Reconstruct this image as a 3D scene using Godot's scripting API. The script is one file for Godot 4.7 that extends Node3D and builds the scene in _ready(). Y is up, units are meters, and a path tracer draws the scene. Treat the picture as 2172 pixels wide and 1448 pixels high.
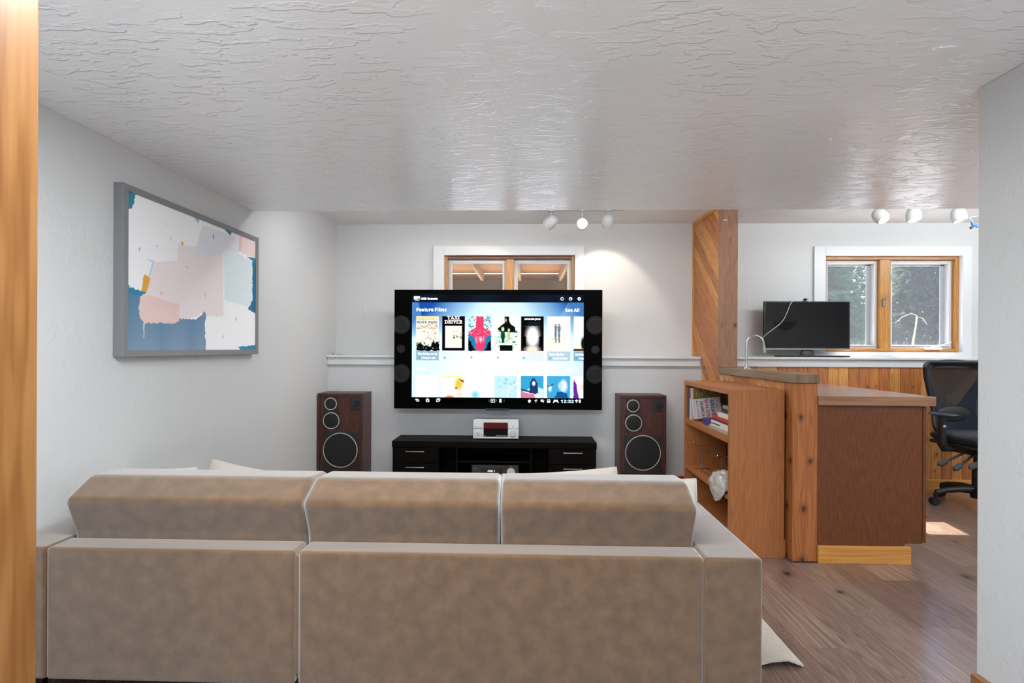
extends Node3D
# A basement media room: sofa seen from behind, wall-hung television, loudspeakers, a bar with cabinets and an office corner.
# x to the right, y up, and d (= -z) away from the camera, in metres; the floor is y = 0.

var org := Vector3.ZERO
var rng := RandomNumberGenerator.new()
var taken := {}
var M := {}

func V(x: float, y: float, d: float) -> Vector3:
	return Vector3(x, y, -d)

# ------------------------------------------------------------------ mesh builder
class B:
	var st := SurfaceTool.new()
	var o := Vector3.ZERO
	func _init(offset := Vector3.ZERO):
		o = offset
		st.begin(Mesh.PRIMITIVE_TRIANGLES)
	func tri(a: Vector3, b: Vector3, c: Vector3, na: Vector3, nb: Vector3, nc: Vector3, ua := Vector2.ZERO, ub := Vector2.ZERO, uc := Vector2.ZERO):
		if (b - a).cross(c - a).dot(na + nb + nc) > 0.0:
			var t = b; b = c; c = t
			t = nb; nb = nc; nc = t
			var s = ub; ub = uc; uc = s
		st.set_normal(na); st.set_uv(ua); st.add_vertex(a - o)
		st.set_normal(nb); st.set_uv(ub); st.add_vertex(b - o)
		st.set_normal(nc); st.set_uv(uc); st.add_vertex(c - o)
	func quad(p: Array, n: Array, u: Array):
		tri(p[0], p[1], p[2], n[0], n[1], n[2], u[0], u[1], u[2])
		tri(p[0], p[2], p[3], n[0], n[2], n[3], u[0], u[2], u[3])
	func flat(a: Vector3, b: Vector3, c: Vector3, d: Vector3, n: Vector3, s := 1.0):
		var e := (b - a).normalized()
		var f := n.cross(e).normalized()
		var u := []
		for p in [a, b, c, d]:
			u.append(Vector2((p - a).dot(e), (p - a).dot(f)) * s)
		quad([a, b, c, d], [n, n, n, n], u)
	# rounded box; g is the axis along which the grain (v) runs
	func box(c: Vector3, s: Vector3, r := 0.003, g := 1, off := Vector2.ZERO, seg := 1, bs := Basis()):
		var h := s * 0.5
		r = minf(r, minf(h.x, minf(h.y, h.z)) * 0.98)
		for k in 3:
			var i := (k + 1) % 3
			var j := (k + 2) % 3
			var gi := ticks(h[i], r, seg)
			var gj := ticks(h[j], r, seg)
			for sg in [-1.0, 1.0]:
				for a in gi.size() - 1:
					for b in gj.size() - 1:
						var P := []
						var N := []
						var U := []
						for ab in [[a, b], [a + 1, b], [a + 1, b + 1], [a, b + 1]]:
							var q := Vector3.ZERO
							q[k] = sg * h[k]; q[i] = gi[ab[0]]; q[j] = gj[ab[1]]
							var inn := Vector3(clampf(q.x, -h.x + r, h.x - r), clampf(q.y, -h.y + r, h.y - r), clampf(q.z, -h.z + r, h.z - r))
							var n := Vector3.ZERO
							n[k] = sg
							var p := q
							if r > 0.0:
								n = (q - inn).normalized()
								p = inn + n * r
							var w := c + bs * p
							P.append(w)
							N.append(bs * n)
							var v: float = p[g] if g != k else p[j]
							var u: float = (p[i] if i != g else p[j]) if g != k else p[i]
							if g == k: v *= 0.1
							U.append(Vector2(u, v) + off)
						quad(P, N, U)
	func ticks(h: float, r: float, seg: int) -> Array:
		var t := []
		if r <= 0.0: return [-h, h]
		for k in seg + 1: t.append(-h + r - r * tan(PI / 4 * (1.0 - float(k) / seg)))
		for k in seg + 1: t.append(h - r + r * tan(PI / 4 * float(k) / seg))
		return t
	# box from limits in x, y, d
	func bx(x0: float, x1: float, y0: float, y1: float, d0: float, d1: float, r := 0.003, g := 1, off := Vector2.ZERO, seg := 1):
		box(Vector3((x0 + x1) / 2, (y0 + y1) / 2, -(d0 + d1) / 2), Vector3(absf(x1 - x0), absf(y1 - y0), absf(d1 - d0)), r, g, off, seg)
	# polygon in the xy plane of xf, from z = 0 to z = t, its front edge bevelled by c
	func prism(poly: PackedVector2Array, t: float, xf: Transform3D, c := 0.0, off := Vector2.ZERO):
		if Geometry2D.is_polygon_clockwise(poly): poly.reverse()
		var top := poly
		if c > 0.0:
			var q := Geometry2D.offset_polygon(poly, -c, Geometry2D.JOIN_MITER)
			if q.size() == 1 and q[0].size() == poly.size():
				top = q[0]
				if Geometry2D.is_polygon_clockwise(top): top.reverse()
				var best := 0
				for k in top.size():
					if top[k].distance_to(poly[0]) < top[best].distance_to(poly[0]): best = k
				var turned := PackedVector2Array()
				for k in top.size(): turned.append(top[(best + k) % top.size()])
				top = turned
			else: c = 0.0
		for cap in 2:
			var pl := top if cap else poly
			var z := t if cap else 0.0
			var n := xf.basis * Vector3(0, 0, 1 if cap else -1)
			var ix := Geometry2D.triangulate_polygon(pl)
			for k in range(0, ix.size(), 3):
				var a := pl[ix[k]]; var b := pl[ix[k + 1]]; var d := pl[ix[k + 2]]
				tri(xf * Vector3(a.x, a.y, z), xf * Vector3(b.x, b.y, z), xf * Vector3(d.x, d.y, z), n, n, n, a + off, b + off, d + off)
		for k in poly.size():
			var a := poly[k]; var b := poly[(k + 1) % poly.size()]
			var e := (b - a).normalized()
			var n := xf.basis * Vector3(e.y, -e.x, 0)
			var zs := t - c
			quad([xf * Vector3(a.x, a.y, 0), xf * Vector3(b.x, b.y, 0), xf * Vector3(b.x, b.y, zs), xf * Vector3(a.x, a.y, zs)], [n, n, n, n], [a + off, b + off, b + off + Vector2(.01, 0), a + off + Vector2(.01, 0)])
			if c > 0.0:
				var a2 := top[k]; var b2 := top[(k + 1) % top.size()]
				var nb := xf.basis * Vector3(e.y, -e.x, 1).normalized()
				quad([xf * Vector3(a.x, a.y, zs), xf * Vector3(b.x, b.y, zs), xf * Vector3(b2.x, b2.y, t), xf * Vector3(a2.x, a2.y, t)], [nb, nb, nb, nb], [a + off, b + off, b2 + off, a2 + off])
	# profile (radius, height) turned round the y axis of xf
	func lathe(pts: Array, xf: Transform3D, segs := 28, crease := 40.0):
		var N := []
		for k in pts.size() - 1:
			var e: Vector2 = pts[k + 1] - pts[k]
			N.append(Vector2(e.y, -e.x).normalized())
		for k in pts.size() - 1:
			var n0: Vector2 = N[k]
			var n1: Vector2 = N[k]
			if k > 0 and rad_to_deg(absf(N[k].angle_to(N[k - 1]))) < crease: n0 = (N[k] + N[k - 1]).normalized()
			if k < N.size() - 1 and rad_to_deg(absf(N[k].angle_to(N[k + 1]))) < crease: n1 = (N[k] + N[k + 1]).normalized()
			for s in segs:
				var P := []; var NN := []; var U := []
				for q in [[k, s, n0], [k, s + 1, n0], [k + 1, s + 1, n1], [k + 1, s, n1]]:
					var an: float = TAU * q[1] / segs
					var p: Vector2 = pts[q[0]]
					P.append(xf * Vector3(p.x * cos(an), p.y, p.x * sin(an)))
					NN.append((xf.basis * Vector3(q[2].x * cos(an), q[2].y, q[2].x * sin(an))).normalized())
					U.append(Vector2(an / TAU, p.y))
				quad(P, NN, U)
	func tube(pts: Array, r, segs := 8, cap := true):
		var X := []
		var up := Vector3.UP
		for k in pts.size():
			var t: Vector3 = (pts[mini(k + 1, pts.size() - 1)] - pts[maxi(k - 1, 0)]).normalized()
			if k == 0 and absf(t.dot(up)) > 0.95: up = Vector3.RIGHT
			var a := (up - t * up.dot(t)).normalized()
			if a.length() < 0.5: a = Vector3.FORWARD
			up = a
			X.append([a, t.cross(a), t])
		for k in pts.size() - 1:
			for s in segs:
				var P := []; var N := []; var U := []
				for q in [[k, s], [k, s + 1], [k + 1, s + 1], [k + 1, s]]:
					var an: float = TAU * q[1] / segs
					var n: Vector3 = X[q[0]][0] * cos(an) + X[q[0]][1] * sin(an)
					var rr: float = r[q[0]] if r is Array else r
					P.append(pts[q[0]] + n * rr); N.append(n); U.append(Vector2(an / TAU, q[0] * 0.1))
				quad(P, N, U)
		if cap:
			for k in [0, pts.size() - 1]:
				var n: Vector3 = X[k][2] * (-1.0 if k == 0 else 1.0)
				var rr: float = r[k] if r is Array else r
				for s in segs:
					var a0 := TAU * s / segs; var a1 := TAU * (s + 1) / segs
					tri(pts[k], pts[k] + (X[k][0] * cos(a0) + X[k][1] * sin(a0)) * rr, pts[k] + (X[k][0] * cos(a1) + X[k][1] * sin(a1)) * rr, n, n, n)
	# a smooth surface from a grid of points
	func grid(P: Array, wrap_u := false, inward := false, us := 1.0):
		var nu := P.size(); var nv: int = P[0].size()
		var N := []
		for i in nu:
			var row := []
			for j in nv:
				var i0 := (i - 1 + nu) % nu if wrap_u else maxi(i - 1, 0)
				var i1 := (i + 1) % nu if wrap_u else mini(i + 1, nu - 1)
				var du: Vector3 = P[i1][j] - P[i0][j]
				var dv: Vector3 = P[i][mini(j + 1, nv - 1)] - P[i][maxi(j - 1, 0)]
				var n := du.cross(dv)
				n = n.normalized() if n.length() > 1e-9 else Vector3.UP
				row.append(-n if inward else n)
			N.append(row)
		for i in (nu if wrap_u else nu - 1):
			for j in nv - 1:
				var k := (i + 1) % nu
				quad([P[i][j], P[k][j], P[k][j + 1], P[i][j + 1]], [N[i][j], N[k][j], N[k][j + 1], N[i][j + 1]], [Vector2(i, j) * us, Vector2(i + 1, j) * us, Vector2(i + 1, j + 1) * us, Vector2(i, j + 1) * us])
	func ball(c: Vector3, r: Vector3, nu := 16, nv := 10, bs := Basis()):
		for i in nu:
			for j in nv:
				var P := []; var N := []; var U := []
				for q in [[i, j], [i + 1, j], [i + 1, j + 1], [i, j + 1]]:
					var a: float = TAU * q[0] / nu; var e: float = PI * q[1] / nv - PI / 2
					var n := Vector3(cos(a) * cos(e), sin(e), sin(a) * cos(e))
					P.append(c + bs * (n * r)); N.append((bs * (n / r)).normalized()); U.append(Vector2(q[0] * 1.0 / nu, q[1] * 1.0 / nv))
				quad(P, N, U)
	func done() -> ArrayMesh:
		st.index()
		return st.commit()

func mb() -> B:
	return B.new(org)

# ------------------------------------------------------------------ scene tree helpers
func numbered(called: String) -> String:
	var n: int = taken.get(called, 0)
	taken[called] = n + 1
	return called if n == 0 else "%s_%03d" % [called, n]

func tag(o: Node, label := "", category := "", group := "", kind := "") -> Node:
	if label: o.set_meta("label", label)
	if category: o.set_meta("category", category)
	if group: o.set_meta("group", group)
	if kind: o.set_meta("kind", kind)
	return o

func thing(called: String, label: String, category: String, at := Vector3.ZERO, group := "") -> Node3D:
	var o := Node3D.new()
	o.name = numbered(called)
	add_child(o, true)
	o.position = at
	org = at
	return tag(o, label, category, group)

func obj(called: String, b, m: Material, parent: Node = self, label := "") -> MeshInstance3D:
	var o := MeshInstance3D.new()
	o.name = numbered(called) if parent == self else called
	o.mesh = b.done() if b is B else b
	o.material_override = m
	parent.add_child(o, true)
	if label: o.set_meta("label", label)
	return o

func struct(called: String, b, m: Material, label := "") -> MeshInstance3D:
	var o := obj(called, b, m)
	tag(o, label, "", "", "structure")
	return o

# lettering: a thin TextMesh; size is the cap height in metres
func letters(txt: String, size: float, m: Material, parent: Node, at: Vector3, bs := Basis(), bold := true, stretch := 1.0, called := "lettering", align := 0, font := "Droid Sans") -> MeshInstance3D:
	var t := TextMesh.new()
	var f := SystemFont.new()
	f.font_names = PackedStringArray([font])
	f.font_weight = 700 if bold else 400
	t.font = f
	t.font_size = 32
	t.pixel_size = size / 23.0
	t.depth = 0.0006
	t.curve_step = 4.0
	t.text = txt
	t.horizontal_alignment = [HORIZONTAL_ALIGNMENT_LEFT, HORIZONTAL_ALIGNMENT_CENTER, HORIZONTAL_ALIGNMENT_RIGHT][align]
	t.vertical_alignment = VERTICAL_ALIGNMENT_CENTER
	var o := obj(called, t, m, parent)
	o.transform = Transform3D(bs.scaled_local(Vector3(stretch, 1, 1)), at)
	return o

# ------------------------------------------------------------------ textures
func noise(sd: int, f: float, oct := 3, kind := FastNoiseLite.TYPE_SIMPLEX_SMOOTH) -> FastNoiseLite:
	var n := FastNoiseLite.new()
	n.seed = sd; n.frequency = f; n.fractal_octaves = oct; n.noise_type = kind
	return n

func field(sd: int, w: int, h: int, f: float, oct := 3, sx := 1, sy := 1, seamless := true) -> PackedByteArray:
	var n := noise(sd, f, oct)
	var im: Image = n.get_seamless_image(w / sx, h / sy) if seamless else n.get_image(w / sx, h / sy)
	if im.get_format() != Image.FORMAT_L8: im.convert(Image.FORMAT_L8)
	if sx > 1 or sy > 1:
		# stretch with a wrapped margin, so that the picture still repeats without a seam
		var a := im.get_width(); var b := im.get_height()
		var p := mini(4, mini(a, b))
		var big := Image.create(a + 2 * p, b + 2 * p, false, Image.FORMAT_L8)
		for i in [-1, 0, 1]:
			for j in [-1, 0, 1]:
				var src := Rect2i(a - p if i < 0 else 0, b - p if j < 0 else 0, a if i == 0 else p, b if j == 0 else p)
				big.blit_rect(im, src, Vector2i(0 if i < 0 else p if i == 0 else p + a, 0 if j < 0 else p if j == 0 else p + b))
		big.resize((a + 2 * p) * sx, (b + 2 * p) * sy, Image.INTERPOLATE_CUBIC)
		im = big.get_region(Rect2i(p * sx, p * sy, a * sx, b * sy))
		if im.get_width() != w or im.get_height() != h: im.resize(w, h, Image.INTERPOLATE_BILINEAR)
	return im.get_data()

func tex(im: Image) -> ImageTexture:
	return ImageTexture.create_from_image(im)

func ramp3(a: Color, b: Color, c: Color, t: float) -> Color:
	return a.lerp(b, t * 2.0) if t < 0.5 else b.lerp(c, t * 2.0 - 1.0)

# wood, grain along v: dark, mid, light; rings across the width; knots as [u, v, radius (of the width)]
func wood(sd: int, w: int, h: int, dark: Color, mid: Color, light: Color, rings := 5.0, warp := 0.6, fine := 0.45, knots := [], long_ := 16, low_long := 8) -> ImageTexture:
	var low := field(sd, w, h, 4.0 / w, 2, 1, low_long)
	var fib := field(sd + 7, w, h, 22.0 / w, 3, 1, long_)
	var lut := PackedColorArray()
	for k in 256: lut.append(ramp3(dark, mid, light, k / 255.0))
	var out := PackedByteArray()
	out.resize(w * h * 3)
	var at := 0
	var ka := float(h) / w
	for y in h:
		var vy := float(y) / h
		for x in w:
			var k := y * w + x
			var u := float(x) / w + (low[k] / 255.0 - 0.5) * warp
			var dk := 0.0
			for q in knots:
				var dy: float = (vy - q[1]) * ka
				if absf(dy) > q[2] * 6.0: continue
				var dx: float = float(x) / w - q[0]
				var rr: float = sqrt(dx * dx + dy * dy * 0.8) / q[2]
				if rr < 4.0:
					u += (signf(dx) if absf(dx) > 0.001 else 1.0) * 0.35 * q[2] * exp(-rr * rr * 0.25)
					dk = maxf(dk, clampf(1.35 - rr * 1.1, 0.0, 1.0) + 0.25 * exp(-absf(rr - 1.4) * 3.0))
			var r := 0.5 + 0.5 * sin(TAU * u * rings)
			r = r * r * (3.0 - 2.0 * r)
			var t := (1.0 - fine) * r + fine * fib[k] / 255.0
			var c := lut[clampi(int(t * 255.0), 0, 255)]
			if dk > 0.0: c = c.lerp(dark.darkened(0.6), minf(dk * 0.9, 0.9))
			out[at] = c.r8; out[at + 1] = c.g8; out[at + 2] = c.b8
			at += 3
	var im := Image.create_from_data(w, h, false, Image.FORMAT_RGB8, out)
	return tex(im)

func mottle(sd: int, w: int, h: int, f: float, a: Color, b: Color, c: Color, oct := 4, sx := 1, sy := 1) -> ImageTexture:
	var d := field(sd, w, h, f, oct, sx, sy)
	var out := PackedByteArray(); out.resize(w * h * 3)
	for k in w * h:
		var q := ramp3(a, b, c, d[k] / 255.0)
		out[k * 3] = q.r8; out[k * 3 + 1] = q.g8; out[k * 3 + 2] = q.b8
	return tex(Image.create_from_data(w, h, false, Image.FORMAT_RGB8, out))

# trowelled plaster: raised islands with sharp lips, left smooth in patches
func trowel(sd: int, n: int, f: float, sx: int, sy: int, thr: float, smooth_share: float, rough := 0.12) -> ImageTexture:
	var a := field(sd, n, n, f, 3, sx, sy)
	var p := field(sd + 3, n, n, f * 0.22, 2)
	var g := field(sd + 5, n, n, 0.12, 3)
	var e := field(sd + 9, n, n, f * 0.7, 2, sx, sy)
	var out := PackedByteArray(); out.resize(n * n)
	for k in n * n:
		var t := a[k] / 255.0
		var lip := clampf((t - thr) / 0.05, 0.0, 1.0)
		var keep := clampf((p[k] / 255.0 - smooth_share) * 5.0, 0.0, 1.0)
		var ridge := clampf(1.0 - absf(e[k] / 255.0 - 0.5) * 28.0, 0.0, 1.0)
		var h := 0.25 + keep * (0.5 * lip * (1.0 - 0.55 * clampf((t - thr) * 3.0, 0.0, 1.0)) + 0.12 * ridge) + rough * (g[k] / 255.0 - 0.5)
		out[k] = clampi(int(h * 255.0), 0, 255)
	return tex(Image.create_from_data(n, n, false, Image.FORMAT_L8, out))

func mat(c: Color, rough := 0.6, spec := 0.5) -> StandardMaterial3D:
	var m := StandardMaterial3D.new()
	m.albedo_color = c; m.roughness = rough; m.metallic_specular = spec
	return m

func tmat(t: Texture2D, su: float, sv: float, rough := 0.5, spec := 0.5, c := Color.WHITE) -> StandardMaterial3D:
	var m := mat(c, rough, spec)
	m.albedo_texture = t
	m.uv1_scale = Vector3(1.0 / su, 1.0 / sv, 1)
	return m

func relief(m: StandardMaterial3D, t: Texture2D, cm: float, span := Vector3.ZERO) -> StandardMaterial3D:
	m.heightmap_enabled = true
	m.heightmap_texture = t
	m.heightmap_scale = cm
	if span != Vector3.ZERO:
		m.uv1_triplanar = true; m.uv1_world_triplanar = true
		m.uv1_scale = Vector3(1.0 / span.x, 1.0 / span.y, 1.0 / span.z)
		m.uv1_triplanar_sharpness = 8.0
	return m

func metal(c: Color, rough := 0.25) -> StandardMaterial3D:
	var m := mat(c, rough)
	m.metallic = 1.0
	return m

func glow(c: Color, e: float) -> StandardMaterial3D:
	var m := mat(c, 0.6)
	m.emission_enabled = true; m.emission = c; m.emission_energy_multiplier = e
	return m

func C(r: int, g: int, b: int) -> Color:
	return Color8(r, g, b)

func make_materials():
	var wb := trowel(11, 1024, 0.024, 1, 2, 0.56, 0.38, 0.10)
	var cb := trowel(23, 1024, 0.028, 2, 1, 0.55, 0.22, 0.10)
	M.wall = relief(mat(C(206, 206, 206), 0.5, 0.4), wb, 0.13, Vector3(1.5, 1.5, 1.5))
	M.wall_near = relief(mat(C(206, 206, 206), 0.5, 0.4), wb, 0.13, Vector3(0.9, 0.9, 0.9))
	M.ceil = relief(mat(C(240, 241, 243), 0.24, 0.5), cb, 0.52, Vector3(2.4, 1.6, 1.6))
	M.ceil2 = relief(mat(C(232, 232, 232), 0.6, 0.4), wb, 0.15, Vector3(1.7, 1.7, 1.7))
	M.trim = mat(C(216, 217, 218), 0.4)
	M.floor_slab = mat(C(110, 95, 85), 0.8)
	M.planks = []
	for k in 6:
		var d := [C(96, 75, 66), C(104, 84, 75), C(88, 68, 60), C(99, 78, 68), C(108, 87, 77), C(94, 74, 66)][k] as Color
		var l := [C(150, 128, 116), C(158, 137, 125), C(140, 117, 106), C(152, 129, 116), C(162, 141, 128), C(147, 125, 114)][k] as Color
		var mid := [C(127, 105, 95), C(136, 114, 103), C(117, 95, 86), C(127, 105, 95), C(140, 118, 107), C(123, 102, 93)][k] as Color
		var kn := [[[0.5, 0.3, 0.11]], [[0.35, 0.72, 0.09]], [], [[0.62, 0.55, 0.07], [0.3, 0.12, 0.06]], [], [[0.45, 0.85, 0.08]]][k] as Array
		M.planks.append(tmat(wood(100 + k * 17, 192, 1024, d, mid, l, [5.0, 4.0, 5.0, 3.0, 4.0, 5.0][k], [1.3, 1.7, 1.2, 1.9, 1.0, 1.5][k], 0.4, kn, 128, 32), 0.19, 1.25, 0.32, 0.5))
	for m in M.planks:
		m.clearcoat_enabled = true; m.clearcoat = 0.6; m.clearcoat_roughness = 0.2
	M.pine = []
	for k in 5:
		var d := [C(164, 100, 46), C(156, 90, 42), C(170, 108, 50), C(150, 86, 44), C(172, 112, 54)][k] as Color
		var mid := [C(194, 128, 64), C(182, 114, 58), C(204, 140, 74), C(172, 106, 58), C(208, 146, 78)][k] as Color
		var l := [C(210, 148, 82), C(198, 130, 72), C(216, 158, 90), C(188, 122, 70), C(218, 160, 92)][k] as Color
		var kn := []
		rng.seed = 40 + k
		for q in 2: kn.append([rng.randf_range(0.2, 0.8), (q + rng.randf_range(0.1, 0.9)) / 2.0, rng.randf_range(0.05, 0.09)])
		M.pine.append(tmat(wood(200 + k * 13, 128, 1024, d, mid, l, 2.6, 0.7, 0.4, kn, 64, 16), 0.09, 1.1, 0.42))
	M.post = tmat(wood(310, 192, 1024, C(146, 84, 42), C(168, 100, 52), C(180, 114, 62), 2.6, 0.8, 0.45, [[0.66, 0.06, 0.09], [0.3, 0.3, 0.085], [0.78, 0.5, 0.05], [0.38, 0.52, 0.09], [0.42, 0.8, 0.1]], 96, 16), 0.15, 1.05, 0.5)
	M.cedar = tmat(wood(330, 192, 1024, C(122, 88, 68), C(150, 110, 88), C(166, 128, 104), 5.0, 0.5, 0.65, [[0.7, 0.2, 0.05], [0.55, 0.75, 0.06]]), 0.16, 1.3, 0.6)
	M.amber = tmat(wood(350, 256, 512, C(196, 128, 58), C(214, 150, 76), C(222, 164, 92), 3.0, 0.8, 0.6), 0.4, 1.6, 0.35)
	M.jamb = tmat(wood(360, 128, 1024, C(124, 78, 36), C(146, 98, 52), C(158, 112, 66), 2.0, 0.7, 0.5, [[0.3, 0.46, 0.06]]), 0.25, 2.4, 0.3)
	M.bookcase = tmat(wood(370, 384, 1024, C(152, 92, 50), C(164, 102, 57), C(172, 111, 64), 4.0, 1.5, 0.5, [], 48, 12), 0.36, 1.05, 0.42)
	M.shelf_dark = tmat(wood(380, 256, 512, C(74, 40, 20), C(96, 54, 28), C(110, 66, 34), 3.0, 1.0, 0.6), 0.4, 1.0, 0.5)
	M.cabinet = tmat(mottle(390, 512, 512, 0.11, C(86, 46, 22), C(108, 61, 32), C(130, 78, 44), 4, 1, 6), 0.5, 0.9, 0.35)
	M.bartop = tmat(mottle(400, 512, 512, 0.02, C(106, 86, 64), C(128, 106, 80), C(144, 122, 96), 4, 1, 8), 0.35, 0.9, 0.4)
	M.worktop = tmat(mottle(410, 512, 512, 0.02, C(136, 96, 70), C(158, 116, 88), C(170, 132, 104), 4, 1, 8), 0.35, 0.9, 0.2)
	M.mahogany = tmat(wood(420, 256, 512, C(48, 22, 18), C(72, 36, 28), C(88, 46, 36), 5.0, 0.8, 0.7), 0.3, 0.7, 0.4)
	M.espresso = tmat(wood(430, 256, 256, C(8, 5, 5), C(12, 8, 7), C(17, 11, 10), 4.0, 0.6, 0.8), 0.6, 0.3, 0.5, 0.2)
	M.redwood = mat(C(150, 66, 24), 0.5)
	M.velvet = tmat(mottle(440, 1024, 1024, 0.014, C(88, 64, 42), C(102, 75, 51), C(115, 86, 60), 7), 1.1, 1.1, 0.9, 0.2)
	M.velvet.rim_enabled = true; M.velvet.rim = 2.0; M.velvet.rim_tint = 0.0
	M.seam = mat(C(120, 102, 86), 0.9, 0.2)
	M.cushion = mat(C(200, 189, 180), 0.9, 0.2)
	M.cushion.rim_enabled = true; M.cushion.rim = 0.5
	M.black = mat(C(6, 6, 7), 0.25)
	M.bezel = mat(C(2, 2, 2), 0.45, 0.12)
	M.plastic = mat(C(22, 23, 25), 0.5)
	M.dark = mat(C(30, 31, 33), 0.55)
	M.cone = mat(C(16, 15, 14), 0.6)
	M.ring = mat(C(196, 188, 176), 0.35)
	M.tvcone = mat(C(30, 29, 28), 0.8, 0.3)
	M.chrome = metal(C(200, 198, 195), 0.15)
	M.steel = metal(C(150, 148, 146), 0.3)
	M.frame = mat(C(128, 128, 132), 0.35)
	M.white = mat(C(222, 222, 222), 0.4)
	M.whiteink = mat(C(215, 215, 212), 0.6)
	M.silver = mat(C(205, 205, 208), 0.35)
	M.lamp_white = mat(C(176, 176, 176), 0.5)
	M.sash = mat(C(205, 205, 204), 0.45)
	M.screenframe = mat(C(150, 152, 156), 0.5)
	M.winwood = tmat(wood(450, 64, 512, C(150, 98, 42), C(180, 124, 58), C(196, 142, 72), 2.0, 0.5, 0.5), 0.08, 1.2, 0.35)
	M.winwood_dark = tmat(wood(455, 64, 512, C(96, 54, 30), C(120, 70, 40), C(136, 84, 50), 2.0, 0.5, 0.5), 0.08, 1.2, 0.4)
	M.glass = mat(Color(1, 1, 1, 0.04), 0.02, 0.16)
	M.glass.transparency = BaseMaterial3D.TRANSPARENCY_ALPHA
	M.dust = mat(Color(0.46, 0.58, 0.72, 0.055), 0.9, 0.1)
	M.dust.transparency = BaseMaterial3D.TRANSPARENCY_ALPHA
	M.dust.backlight_enabled = true; M.dust.backlight = Color(0.8, 0.8, 0.8)
	M.mesh = tmat(mottle(460, 64, 64, 0.3, C(8, 10, 13), C(14, 17, 21), C(22, 26, 31), 2), 0.05, 0.05, 0.7)
	M.mesh.transparency = BaseMaterial3D.TRANSPARENCY_ALPHA
	M.mesh.albedo_color = Color(1, 1, 1, 0.93)
	M.fabric = mat(C(24, 29, 39), 0.85, 0.3)
	M.fabric.rim_enabled = true; M.fabric.rim = 0.6
	M.bag = mat(C(178, 172, 165), 0.22, 0.6)
	M.bag.backlight_enabled = true; M.bag.backlight = Color(0.4, 0.4, 0.38)
	M.rug = relief(mat(C(222, 212, 198), 0.85, 0.2), cb, 0.5, Vector3(0.35, 0.35, 0.35))
	M.rugback = mat(C(188, 178, 166), 0.8, 0.2)
	M.text = glow(Color(1, 1, 1), 1.2)
	M.ink = mat(C(24, 22, 24), 0.6)
	M.inkred = mat(C(170, 36, 38), 0.6)
	M.inkblue = mat(C(20, 58, 92), 0.6)
	M.bulb = glow(Color(1.0, 0.96, 0.88), 14.0)
	M.bulb_dim = glow(Color(1.0, 0.97, 0.9), 1.6)
	M.joist = tmat(wood(470, 128, 512, C(118, 84, 44), C(150, 112, 62), C(170, 132, 78), 4.0, 0.6, 0.6), 0.2, 1.5, 0.8)
	M.deckboard = tmat(wood(480, 128, 512, C(126, 82, 36), C(160, 108, 50), C(182, 132, 66), 4.0, 0.6, 0.6), 0.14, 1.5, 0.8)
	M.beam = mat(C(92, 74, 46), 0.9)
	M.ground = tmat(mottle(490, 256, 256, 0.03, C(186, 178, 160), C(208, 201, 186), C(222, 216, 204), 4), 2.0, 2.0, 0.95)
	M.bark = mat(C(70, 58, 48), 0.95)
	M.leafs = []
	for c in [C(40, 56, 36), C(58, 72, 44), C(34, 50, 42), C(66, 76, 48)]:
		var m := mat(c, 0.7, 0.3)
		m.backlight_enabled = true; m.backlight = Color(0.35, 0.4, 0.3)
		m.cull_mode = BaseMaterial3D.CULL_DISABLED
		M.leafs.append(m)
	M.straw = mat(C(206, 186, 140), 0.8)
	M.blue = mat(C(40, 110, 200), 0.4)
	M.teal = mat(C(60, 160, 190), 0.5)

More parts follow.
